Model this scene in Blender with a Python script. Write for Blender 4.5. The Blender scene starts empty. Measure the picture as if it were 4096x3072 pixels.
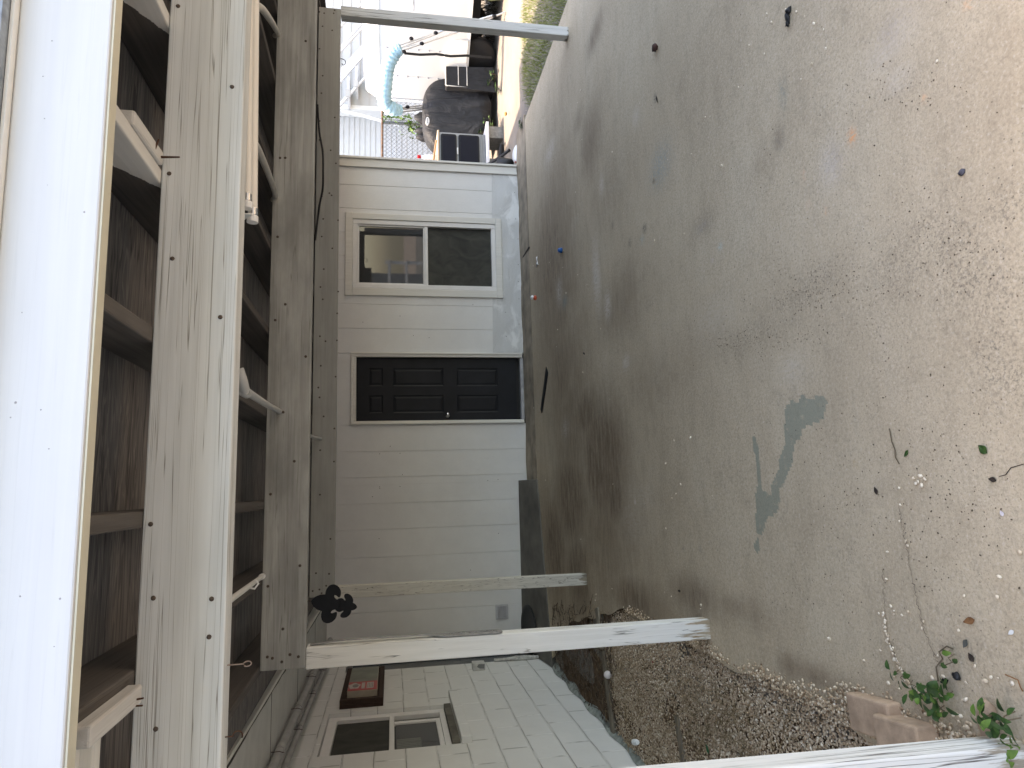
import bpy, bmesh, math, random
import numpy as np
from mathutils import Vector, Matrix
random.seed(7); RNG = np.random.default_rng(7)
R = math.radians
sc = bpy.context.scene
COL = sc.collection

# ------------------------------------------------------------------ camera
CAM = Vector((0.0, 0.0, 1.66))
FPX, YAW, PITCH, ROLL = 2698.7, 0.155129, 0.1757, 0.002053
cy, sy, cp, sp = math.cos(YAW), math.sin(YAW), math.cos(PITCH), math.sin(PITCH)
FWD = Vector((sy*cp, cy*cp, -sp)); RIGHT0 = Vector((cy, -sy, 0)); DOWN0 = FWD.cross(RIGHT0)
c_, s_ = math.cos(ROLL), math.sin(ROLL)
RIGHT = c_*RIGHT0 + s_*DOWN0; DOWN = -s_*RIGHT0 + c_*DOWN0
cam_d = bpy.data.cameras.new('camera'); cam = bpy.data.objects.new('camera', cam_d); COL.objects.link(cam)
# the picture is held on its side: picture right = scene down, picture up = scene right
mx = Matrix((DOWN, RIGHT, -FWD)).transposed().to_4x4(); mx.translation = CAM
cam.matrix_world = mx
cam_d.sensor_fit = 'HORIZONTAL'; cam_d.sensor_width = 36.0; cam_d.lens = 36.0*FPX/4096
cam_d.clip_start = 0.05; cam_d.clip_end = 500
sc.camera = cam

# ------------------------------------------------------------------ light
SUN_EL, SUN_DIR = R(75), Vector((-0.93, 0.36, 0)).normalized()
wd = bpy.data.worlds.new('World'); sc.world = wd; wd.use_nodes = True
wn = wd.node_tree.nodes; bg = wn['Background']
sky = wn.new('ShaderNodeTexSky'); sky.sky_type = 'NISHITA'; sky.sun_disc = False
sky.sun_elevation = SUN_EL; sky.sun_rotation = math.atan2(SUN_DIR.x, SUN_DIR.y)
sky.air_density = 1.0; sky.dust_density = 2.0; sky.ozone_density = 1.0
wd.node_tree.links.new(sky.outputs[0], bg.inputs[0]); bg.inputs[1].default_value = 0.15
sd = bpy.data.lights.new('sun', 'SUN'); sd.energy = 1.5; sd.angle = R(1.5); sd.color = (1.0, 0.95, 0.88)
sun = bpy.data.objects.new('sun', sd); COL.objects.link(sun)
to_sun = Vector((SUN_DIR.x*math.cos(SUN_EL), SUN_DIR.y*math.cos(SUN_EL), math.sin(SUN_EL)))
sun.rotation_euler = to_sun.to_track_quat('Z', 'Y').to_euler(); sun.location = (0, 0, 12)
sc.view_settings.view_transform = 'Standard'; sc.view_settings.look = 'None'
sc.view_settings.exposure = 2.88
sc.view_settings.use_white_balance = True; sc.view_settings.white_balance_temperature = 8400; sc.view_settings.white_balance_tint = 13.5; sc.view_settings.gamma = 1.0
sc.cycles.use_denoising = True
sc.cycles.max_bounces = 10; sc.cycles.diffuse_bounces = 6
sc.cycles.sample_clamp_indirect = 6.0

# ------------------------------------------------------------------ helpers: pixels of the survey photo -> points on known planes
def ray(x, y): return RIGHT*(1536-y) + DOWN*(x-2048) + FWD*FPX
def G(x, y, z=0.0):
    d = ray(x, y); return CAM + d*((z-CAM.z)/d.z)
def W(x, y, Y):
    d = ray(x, y); return CAM + d*((Y-CAM.y)/d.y)
def zoomer(x0, y0, k): return lambda x, y: (x0+k*x, y0+k*y)

# ------------------------------------------------------------------ helpers: meshes
class MB:
    def __init__(s): s.v = []; s.f = []; s.sm = []
    def add(s, vs, fs, smooth=False):
        o = len(s.v); s.v += [tuple(v) for v in vs]
        s.f += [tuple(i+o for i in f) for f in fs]; s.sm += [smooth]*len(fs); return s
    def box(s, x0, x1, y0, y1, z0, z1, M=None):
        vs = [(x, y, z) for z in (z0, z1) for y in (y0, y1) for x in (x0, x1)]
        if M is not None: vs = [M @ Vector(v) for v in vs]
        return s.add(vs, [(0,2,3,1),(4,5,7,6),(0,1,5,4),(2,6,7,3),(1,3,7,5),(0,4,6,2)])
    def hexa(s, p):  # 8 corners ordered as in box
        return s.add(p, [(0,2,3,1),(4,5,7,6),(0,1,5,4),(2,6,7,3),(1,3,7,5),(0,4,6,2)])
    def tube(s, pts, r, n=8, caps=True):
        pts = [Vector(p) for p in pts]; m = len(pts)
        rs = r if isinstance(r, (list, tuple)) else [r]*m
        vs = []; prev = None
        for i, p in enumerate(pts):
            t = (pts[min(i+1, m-1)]-pts[max(i-1, 0)]).normalized()
            if prev is None: u = t.orthogonal().normalized()
            else: u = (prev - t*prev.dot(t)).normalized()
            prev = u; w = t.cross(u)
            for k in range(n):
                a = 2*math.pi*k/n; vs.append(p + (u*math.cos(a)+w*math.sin(a))*rs[i])
        fs = [(i*n+k, i*n+(k+1) % n, (i+1)*n+(k+1) % n, (i+1)*n+k) for i in range(m-1) for k in range(n)]
        s.add(vs, fs, True)
        if caps:
            s.add(vs[:n], [tuple(range(n-1, -1, -1))]); s.add(vs[-n:], [tuple(range(n))])
        return s
    def lathe(s, prof, base, axis=Vector((0, 0, 1)), n=16, smooth=True):
        axis = Vector(axis).normalized(); u = axis.orthogonal().normalized(); w = axis.cross(u); base = Vector(base)
        vs = [base + axis*h + (u*math.cos(2*math.pi*k/n)+w*math.sin(2*math.pi*k/n))*r for r, h in prof for k in range(n)]
        m = len(prof)
        fs = [(i*n+k, i*n+(k+1) % n, (i+1)*n+(k+1) % n, (i+1)*n+k) for i in range(m-1) for k in range(n)]
        fs += [tuple(range(n-1, -1, -1)), tuple((m-1)*n+k for k in range(n))]
        return s.add(vs, fs, smooth)
    def prism(s, outline, d):  # outline: planar 3D points, d: extrusion vector
        n = len(outline); d = Vector(d); a = [Vector(p) for p in outline]
        vs = a + [p+d for p in a]
        return s.add(vs, [tuple(range(n-1, -1, -1)), tuple(range(n, 2*n))] + [(i, (i+1) % n, n+(i+1) % n, n+i) for i in range(n)])
    def grid(s, fn, nu, nv, smooth=True):
        vs = [fn(i/nu, j/nv) for j in range(nv+1) for i in range(nu+1)]
        fs = [(j*(nu+1)+i, j*(nu+1)+i+1, (j+1)*(nu+1)+i+1, (j+1)*(nu+1)+i) for j in range(nv) for i in range(nu)]
        return s.add(vs, fs, smooth)
    def blob(s, c, rx, ry, rz, n=10, m=7, jit=0.0):
        c = Vector(c); vs = []
        for j in range(1, m):
            t = math.pi*j/m
            for i in range(n):
                a = 2*math.pi*i/n; k = 1+random.uniform(-jit, jit)
                vs.append(c+Vector((rx*math.sin(t)*math.cos(a)*k, ry*math.sin(t)*math.sin(a)*k, rz*math.cos(t)*k)))
        top, bot = len(vs), len(vs)+1; vs += [c+Vector((0, 0, rz)), c-Vector((0, 0, rz))]
        fs = [(j*n+i, (j+1)*n+i, (j+1)*n+(i+1) % n, j*n+(i+1) % n) for j in range(m-2) for i in range(n)]
        fs += [(top, i, (i+1) % n) for i in range(n)] + [(bot, (m-2)*n+(i+1) % n, (m-2)*n+i) for i in range(n)]
        return s.add(vs, fs, True)

WORLD = {}
def wpos(o): return WORLD[o.name]
def tag(o, label, cat=None, group=None, kind=None):
    if label: o['label'] = label
    if cat: o['category'] = cat
    if group: o['group'] = group
    if kind: o['kind'] = kind
    return o
def link(o, parent, origin):
    COL.objects.link(o); WORLD[o.name] = Vector(origin)
    o.location = Vector(origin) - (WORLD[parent.name] if parent else Vector())
    if parent: o.parent = parent
    return o
def obj(name, mb, mat, parent=None, bevel=0.0, origin=None, seg=2, fix=True):
    me = bpy.data.meshes.new(name)
    a = np.array([tuple(v) for v in mb.v], float)
    if origin is None:
        lo, hi = a.min(0), a.max(0); origin = Vector(((lo[0]+hi[0])/2, (lo[1]+hi[1])/2, lo[2]))
    a = a - np.array(origin)
    me.from_pydata(a.tolist(), [], mb.f)
    me.polygons.foreach_set('use_smooth', mb.sm)
    if fix:
        bm = bmesh.new(); bm.from_mesh(me); bmesh.ops.recalc_face_normals(bm, faces=bm.faces); bm.to_mesh(me); bm.free()
    me.materials.append(mat); me.update()
    o = bpy.data.objects.new(name, me); link(o, parent, origin)
    if bevel > 0:
        b = o.modifiers.new('bevel', 'BEVEL'); b.width = bevel; b.segments = seg; b.limit_method = 'ANGLE'; b.angle_limit = R(40)
        b.harden_normals = False
    return o
def raw(name, v, f, mat, parent=None, smooth=True, origin=(0, 0, 0)):
    """big numpy mesh: v (n,3), f (m,k)"""
    me = bpy.data.meshes.new(name); v = np.asarray(v, np.float32)-np.array(origin, np.float32); f = np.asarray(f, np.int32)
    me.vertices.add(len(v)); me.vertices.foreach_set('co', v.ravel())
    k = f.shape[1]; me.loops.add(f.size); me.loops.foreach_set('vertex_index', f.ravel())
    me.polygons.add(len(f)); me.polygons.foreach_set('loop_start', np.arange(0, f.size, k, dtype=np.int32))
    me.polygons.foreach_set('use_smooth', np.full(len(f), smooth)); me.update(calc_edges=True); me.validate()
    me.materials.append(mat); o = bpy.data.objects.new(name, me); return link(o, parent, origin)
def thing(name, loc, label, cat, group=None):
    o = bpy.data.objects.new(name, None); o.empty_display_size = 0.1; link(o, None, loc); return tag(o, label, cat, group)

# ------------------------------------------------------------------ helpers: materials
class NT:
    def __init__(s, name):
        s.m = bpy.data.materials.new(name); s.m.use_nodes = True; s.t = s.m.node_tree
        s.b = s.t.nodes['Principled BSDF']; s.b.inputs['Specular IOR Level'].default_value = 0.35
    def n(s, typ, **kw):
        nd = s.t.nodes.new('ShaderNode'+typ)
        for k, v in kw.items():
            if k.startswith('i_'): s.put(nd.inputs[k[2:].replace('_', ' ')], v)
            elif k.startswith('n_'): s.put(nd.inputs[int(k[2:])], v)
            else: setattr(nd, k, v)
        return nd
    def put(s, sock, v):
        if hasattr(v, 'is_output') or isinstance(v, bpy.types.NodeSocket): s.t.links.new(v, sock)
        elif isinstance(v, (tuple, list)) and sock.type == 'RGBA' and len(v) == 3: sock.default_value = (*v, 1)
        else: sock.default_value = v
    def coord(s, scale=(1, 1, 1), kind='Object', loc=(0, 0, 0), rnd=0.0):
        tc = s.n('TexCoord'); src = tc.outputs[kind]
        if rnd:
            oi = s.n('ObjectInfo'); mul = s.n('Math', operation='MULTIPLY', n_0=oi.outputs['Random'], n_1=rnd)
            src = s.n('VectorMath', operation='ADD', n_0=src, n_1=s.n('CombineXYZ', n_0=mul.outputs[0], n_1=mul.outputs[0], n_2=mul.outputs[0]).outputs[0]).outputs[0]
        return s.n('Mapping', i_Vector=src, i_Scale=scale, i_Location=loc).outputs[0]
    def noise(s, vec, scale=5, detail=4, rough=0.55, dist=0.0):
        return s.n('TexNoise', i_Vector=vec, i_Scale=scale, i_Detail=detail, i_Roughness=rough, i_Distortion=dist).outputs[0]
    def ramp(s, fac, stops):
        r = s.n('ValToRGB', i_Fac=fac); e = r.color_ramp.elements
        while len(e) < len(stops): e.new(0.5)
        for k, (p, c) in enumerate(stops):
            e[k].position = p; e[k].color = (*c, 1) if isinstance(c, (tuple, list)) else (c, c, c, 1)
        return r.outputs[0]
    def mix(s, fac, a, b, blend='MIX'):
        m = s.n('Mix', data_type='RGBA', blend_type=blend)
        s.put(m.inputs[0], fac); s.put(m.inputs[6], a); s.put(m.inputs[7], b); return m.outputs[2]
    def math(s, op, a, b=0.0, clamp=False):
        m = s.n('Math', operation=op, n_0=a, n_1=b); m.use_clamp = clamp; return m.outputs[0]
    def bump(s, h, strength=0.3, dist=0.01):
        return s.n('Bump', i_Height=h, i_Strength=strength, i_Distance=dist).outputs[0]
    def out(s, col=None, rough=None, normal=None, metal=None, spec=None):
        for k, v in (('Base Color', col), ('Roughness', rough), ('Normal', normal), ('Metallic', metal), ('Specular IOR Level', spec)):
            if v is not None: s.put(s.b.inputs[k], v)
        return s.m

def simple(name, col, rough=0.6, var=0.15, scale=8, bump=0.1, metal=0.0, spec=0.35, dirt=0.0, bscale=60):
    t = NT(name); v = t.coord(rnd=30); n = t.noise(v, scale, 5)
    c2 = tuple(c*(1-var) for c in col); c1 = tuple(min(1, c*(1+var*0.5)) for c in col)
    c = t.ramp(n, [(0.3, c2), (0.7, c1)])
    if dirt:
        d = t.ramp(t.noise(v, scale*0.6, 8, 0.7), [(0.52, 0.0), (0.75, 1.0)])
        c = t.mix(t.math('MULTIPLY', d, dirt), c, (0.10, 0.085, 0.065))
    nb = t.noise(v, bscale, 3)
    return t.out(c, rough, t.bump(nb, bump, 0.003), metal, spec)

def wood(name, axis, light, dark, crack=0.6, crack_col=(0.05, 0.045, 0.035), blotch=0.3, rough=0.75, bump=0.35, peel=None, fine=1.0, cw=0.016, cf=34, cmask=(0.40, 0.54)):
    """weathered painted timber; grain runs along axis"""
    t = NT(name); ax = 'xyz'.index(axis)
    def sc_(a, c): v = [c*1.0]*3; v[ax] = a; return tuple(v)
    warp = t.coord(sc_(1.0, 1.0), rnd=40)
    g = t.noise(t.coord(sc_(0.9, 26*fine), rnd=40), 1.6, 6, 0.6, 0.4)
    b = t.noise(t.coord(sc_(0.6, 1.6), rnd=40), 3.2, 5, 0.6)
    cr = t.noise(t.coord(sc_(0.42, cf*fine), rnd=43), 1.7, 2.0, 0.5, 0.28)
    cm = t.noise(t.coord(sc_(1.2, 5), rnd=47), 2.2, 3)
    col = t.ramp(g, [(0.25, dark), (0.62, light)])
    col = t.mix(t.math('MULTIPLY', t.ramp(b, [(0.42, 0.0), (0.7, 1.0)]), blotch), col, tuple(c*0.62 for c in dark))
    line = t.math('ABSOLUTE', t.math('SUBTRACT', cr, 0.5))
    thin = t.ramp(line, [(0.0, 1.0), (cw, 0.0)])
    msk = t.ramp(cm, [(cmask[0], 0.0), (cmask[1], 1.0)])
    k = t.math('MULTIPLY', t.math('MULTIPLY', thin, msk), crack)
    col = t.mix(k, col, crack_col)
    h = t.math('SUBTRACT', t.math('MULTIPLY', g, 0.5), t.math('MULTIPLY', k, 1.5))
    if peel:   # paint gone near the foot: bare grey wood, ragged along the grain
        z0, z1, bare = peel
        tc = t.n('TexCoord'); sep = t.n('SeparateXYZ', n_0=tc.outputs['Object'])
        pn = t.noise(t.coord(sc_(2.5, 26), rnd=11), 1.5, 5, 0.65)
        grad = t.n('MapRange', i_Value=sep.outputs[2]); grad.inputs[1].default_value = z0; grad.inputs[2].default_value = z1
        grad.inputs[3].default_value = 0.95; grad.inputs[4].default_value = 0.0
        pm = t.ramp(t.math('ADD', t.math('MULTIPLY', grad.outputs[0], 0.6), t.math('MULTIPLY', t.math('SUBTRACT', pn, 0.5), 1.5)), [(0.38, 0.0), (0.50, 0.8)])
        col = t.mix(pm, col, t.ramp(g, [(0.3, tuple(c*0.45 for c in bare)), (0.65, bare)]))
        h = t.math('SUBTRACT', h, t.math('MULTIPLY', pm, 0.4))
    return t.out(col, rough, t.bump(h, bump, 0.004), spec=0.25)

WHITE = (0.74, 0.75, 0.73)
M = {}
M['beam'] = wood('beam paint', 'x', (0.64, 0.66, 0.655), (0.53, 0.55, 0.545), 0.8, (0.17, 0.155, 0.125), 0.16, cf=44, cmask=(0.30, 0.46))
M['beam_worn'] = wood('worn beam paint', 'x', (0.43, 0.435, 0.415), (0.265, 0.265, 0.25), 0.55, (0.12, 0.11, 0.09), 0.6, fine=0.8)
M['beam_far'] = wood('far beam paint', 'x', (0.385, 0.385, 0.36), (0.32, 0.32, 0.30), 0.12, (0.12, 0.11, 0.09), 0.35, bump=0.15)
M['fascia'] = wood('fascia paint', 'x', (0.575, 0.575, 0.57), (0.54, 0.54, 0.54), 0.10, (0.32, 0.32, 0.32), 0.07, rough=0.5, bump=0.1)
M['fascia_edge'] = simple('fascia edge paint', (0.62, 0.59, 0.48), 0.6, 0.1)
M['post'] = wood('post paint', 'z', (0.78, 0.78, 0.75), (0.68, 0.68, 0.645), 0.95, (0.07, 0.06, 0.05), 0.12, peel=(0.0, 0.28, (0.40, 0.28, 0.14)), bump=0.5, cw=0.015, cmask=(0.42, 0.54))
M['post_near'] = wood('near post paint', 'z', (0.76, 0.765, 0.75), (0.67, 0.675, 0.655), 0.95, (0.07, 0.06, 0.05), 0.1, peel=(-0.05, 0.42, (0.36, 0.28, 0.18)), bump=0.5, cw=0.024, cmask=(0.36, 0.48))
M['post_dirty'] = wood('dingy post paint', 'z', (0.60, 0.585, 0.53), (0.47, 0.455, 0.41), 0.95, (0.06, 0.05, 0.04), 0.2, peel=(0.0, 0.12, (0.22, 0.18, 0.12)))
M['post_grey'] = wood('grey post paint', 'z', (0.66, 0.67, 0.66), (0.56, 0.57, 0.56), 0.95, (0.10, 0.09, 0.08), 0.15, peel=(0.0, 0.05, (0.25, 0.23, 0.18)))
M['joist'] = wood('bare joist', 'y', (0.12, 0.108, 0.10), (0.066, 0.059, 0.055), 0.5, (0.03, 0.022, 0.018), 0.25, rough=0.85)
M['trim'] = wood('trim paint', 'z', (0.74, 0.725, 0.68), (0.66, 0.645, 0.60), 0.12, (0.25, 0.24, 0.21), 0.06, rough=0.55, bump=0.2)
M['trim_x'] = wood('trim paint across', 'x', (0.74, 0.725, 0.68), (0.66, 0.645, 0.60), 0.12, (0.25, 0.24, 0.21), 0.06, rough=0.55, bump=0.2)
M['trim_y'] = wood('trim paint deep', 'y', (0.70, 0.70, 0.67), (0.60, 0.60, 0.57), 0.15, (0.25, 0.24, 0.21), 0.1, rough=0.55, bump=0.2)
M['vinyl'] = simple('white vinyl', (0.76, 0.75, 0.74), 0.35, 0.04, bump=0.02)
M['white_plain'] = simple('white enamel', (0.78, 0.78, 0.76), 0.3, 0.04, bump=0.02, spec=0.5)
M['pipe'] = simple('grey conduit paint', (0.42, 0.425, 0.42), 0.5, 0.12, bump=0.05)
M['pipe_dark'] = simple('dull conduit paint', (0.36, 0.365, 0.36), 0.55, 0.2, bump=0.08, dirt=0.2)
M['pipe_tan'] = simple('tan conduit paint', (0.45, 0.43, 0.39), 0.5, 0.12, bump=0.05)
M['steel'] = simple('galvanised steel', (0.30, 0.30, 0.29), 0.5, 0.3, 30, 0.15, metal=0.35)
M['chrome'] = simple('polished steel', (0.6, 0.6, 0.6), 0.18, 0.05, metal=1.0)
M['rust'] = simple('rusty steel', (0.10, 0.05, 0.03), 0.85, 0.5, 60, 0.3, metal=0.2)
M['nail'] = simple('nail head', (0.10, 0.075, 0.06), 0.8, 0.4, 200, 0.2)
M['black_metal'] = simple('black iron', (0.006, 0.007, 0.010), 0.55, 0.3, 30, 0.2, spec=0.25)
M['black_rubber'] = simple('black rubber', (0.014, 0.014, 0.015), 0.55, 0.3, 20, 0.2)
M['brick_tan'] = simple('tan brick', (0.47, 0.33, 0.23), 0.9, 0.3, 18, 0.5, dirt=0.12, bscale=160)
M['block'] = simple('concrete block', (0.25, 0.24, 0.22), 0.95, 0.3, 25, 0.8)
M['board_tan'] = wood('pine board', 'x', (0.55, 0.45, 0.33), (0.42, 0.33, 0.23), 0.2)
M['board_old'] = wood('old grey board', 'x', (0.20, 0.165, 0.12), (0.11, 0.09, 0.065), 0.6)
M['brown_wood'] = wood('brown stained wood', 'y', (0.055, 0.032, 0.024), (0.028, 0.017, 0.014), 0.3)
def leafmat(name, a, b):
    t = NT(name); oi = t.n('TexCoord').outputs['Object']; n = t.noise(oi, 45, 2)
    c = t.ramp(n, [(0.3, a), (0.7, b)]); t.b.inputs['Subsurface Weight'].default_value = 0.0
    return t.out(c, 0.5, spec=0.4)
M['leaf'] = leafmat('weed leaf', (0.018, 0.05, 0.014), (0.06, 0.125, 0.028))
M['leaf_lite'] = leafmat('young leaf', (0.06, 0.13, 0.02), (0.14, 0.24, 0.045))
M['grass'] = leafmat('grass blade', (0.10, 0.165, 0.022), (0.36, 0.36, 0.12))
M['dead_leaf'] = simple('dead leaf', (0.26, 0.12, 0.05), 0.8, 0.4, 60, 0.3)
M['dark_leaf'] = simple('rotted leaf', (0.045, 0.032, 0.024), 0.85, 0.4, 60, 0.3)
M['stem'] = simple('dry stem', (0.16, 0.12, 0.075), 0.8, 0.3)

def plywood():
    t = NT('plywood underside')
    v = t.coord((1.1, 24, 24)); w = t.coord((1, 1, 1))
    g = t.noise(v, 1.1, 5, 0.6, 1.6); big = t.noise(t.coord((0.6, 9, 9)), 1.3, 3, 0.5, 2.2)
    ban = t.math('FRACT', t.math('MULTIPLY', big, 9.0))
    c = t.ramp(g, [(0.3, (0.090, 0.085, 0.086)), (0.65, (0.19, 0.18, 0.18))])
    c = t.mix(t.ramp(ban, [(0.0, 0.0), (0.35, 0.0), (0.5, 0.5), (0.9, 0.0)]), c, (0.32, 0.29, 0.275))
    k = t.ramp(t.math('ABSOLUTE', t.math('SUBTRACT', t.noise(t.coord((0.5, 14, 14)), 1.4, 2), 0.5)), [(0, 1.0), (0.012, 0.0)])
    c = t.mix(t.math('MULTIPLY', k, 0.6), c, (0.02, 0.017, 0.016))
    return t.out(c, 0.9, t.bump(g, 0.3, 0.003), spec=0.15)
M['plywood'] = plywood()

def siding():
    t = NT('embossed hardboard siding')
    v = t.coord((9, 9, 1.0)); g = t.noise(v, 2.2, 3, 0.5, 2.0)
    rings = t.math('SINE', t.math('MULTIPLY', g, 62.0))
    fine = t.noise(t.coord((60, 60, 2.5)), 3, 3)
    c = t.ramp(t.noise(t.coord(), 2.0, 6, 0.7), [(0.35, (0.70, 0.70, 0.69)), (0.68, (0.765, 0.765, 0.755))])
    d = t.ramp(t.noise(t.coord((1, 1, 0.5)), 7, 8, 0.75), [(0.62, 0.0), (0.78, 1.0)])
    c = t.mix(t.math('MULTIPLY', d, 0.16), c, (0.35, 0.30, 0.23))
    return t.out(c, 0.5, t.bump(t.math('ADD', t.math('MULTIPLY', rings, 0.35), fine), 0.16, 0.003), spec=0.4)
M['siding'] = siding()

def flashing():
    t = NT('silver painted flashing'); v = t.coord()
    w = t.noise(t.coord((1.0, 1, 2.2)), 3.2, 4, 0.5, 1.2)
    p = t.ramp(t.noise(t.coord((1, 1, 1.7)), 2.6, 5, 0.6, 0.6), [(0.52, 0.0), (0.62, 1.0)])
    c = t.mix(p, t.ramp(t.noise(v, 260, 2), [(0.35, (0.54, 0.545, 0.54)), (0.7, (0.64, 0.645, 0.64))]), (0.74, 0.745, 0.74))
    return t.out(c, 0.6, t.bump(w, 0.32, 0.05), 0.05, 0.3)
M['flashing'] = flashing()

def block_paint():
    t = NT('painted block wall')
    tc = t.n('TexCoord'); sep = t.n('SeparateXYZ', n_0=tc.outputs['Object'])
    wob = t.noise(tc.outputs['Object'], 4, 3)
    yy = t.math('ADD', sep.outputs[1], t.math('MULTIPLY', t.math('SUBTRACT', wob, 0.5), 0.02))
    zz = t.math('ADD', sep.outputs[2], t.math('MULTIPLY', t.math('SUBTRACT', t.noise(tc.outputs['Object'], 3.1, 3), 0.5), 0.02))
    vec = t.n('CombineXYZ', n_0=yy, n_1=zz).outputs[0]
    br = t.n('TexBrick', i_Vector=vec, i_Scale=1.0)
    br.inputs['Mortar Size'].default_value = 0.0095; br.inputs['Mortar Smooth'].default_value = 0.25
    br.inputs['Brick Width'].default_value = 0.455; br.inputs['Row Height'].default_value = 0.2275
    br.inputs['Color1'].default_value = (1, 1, 1, 1); br.inputs['Color2'].default_value = (1, 1, 1, 1); br.inputs['Mortar'].default_value = (0, 0, 0, 1)
    fac = br.outputs['Fac']
    c = t.ramp(t.noise(tc.outputs['Object'], 2.2, 7, 0.7), [(0.3, (0.665, 0.67, 0.655)), (0.7, (0.74, 0.742, 0.728))])
    spot = t.ramp(t.noise(tc.outputs['Object'], 22, 6, 0.7), [(0.66, 0.0), (0.73, 1.0)])
    c = t.mix(t.math('MULTIPLY', spot, 0.35), c, (0.22, 0.21, 0.18))
    # dark hairline in the bed joints, where the paint has opened
    row = t.math('ABSOLUTE', t.math('SUBTRACT', t.math('FRACT', t.math('DIVIDE', zz, 0.2275)), 0.5))
    hair = t.ramp(row, [(0.478, 0.0), (0.492, 1.0)])
    hm = t.ramp(t.noise(tc.outputs['Object'], 2.4, 4), [(0.40, 0.1), (0.55, 1.0)])
    c = t.mix(t.math('MULTIPLY', t.math('MULTIPLY', hair, hm), 0.75), c, (0.14, 0.135, 0.11))
    vert = t.math('MULTIPLY', fac, t.ramp(row, [(0.44, 1.0), (0.47, 0.0)]))
    c = t.mix(t.math('MULTIPLY', vert, t.ramp(wob, [(0.2, 0.45), (0.5, 1.0)])), c, t.ramp(wob, [(0.42, (0.36, 0.36, 0.34)), (0.54, (0.84, 0.84, 0.83))]))  # head joints: edge highlights and slight shading painted into the colour
    gb = t.noise(tc.outputs['Object'], 55, 4)
    h = t.math('SUBTRACT', t.math('MULTIPLY', gb, 0.15), fac)
    return t.out(c, 0.55, t.bump(h, 0.8, 0.008), spec=0.35)
M['block_paint'] = block_paint()

def screen():
    t = NT('dark window screen'); v = t.coord()
    f = t.noise(t.coord((2.0, 2.0, 1.2)), 3.0, 3, 0.5, 1.5)
    c = t.ramp(f, [(0.3, (0.030, 0.031, 0.027)), (0.7, (0.062, 0.062, 0.054))])
    return t.out(c, 0.55, t.bump(t.noise(v, 500, 1), 0.1, 0.001), spec=0.2)
M['screen'] = screen()
def glass(name, col=(0.03, 0.032, 0.034), r=0.02):
    t = NT(name); v = t.coord(); return t.out(col, r, t.bump(t.noise(v, 3, 2), 0.015, 0.01), spec=0.75)
M['glass'] = glass('window glass'); M['glass_blue'] = glass('sliding door glass', (0.035, 0.045, 0.055), 0.12)
M['glass_oven'] = simple('oven glass', (0.010, 0.012, 0.020), 0.4, 0.1, bump=0.0, spec=0.1)

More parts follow.
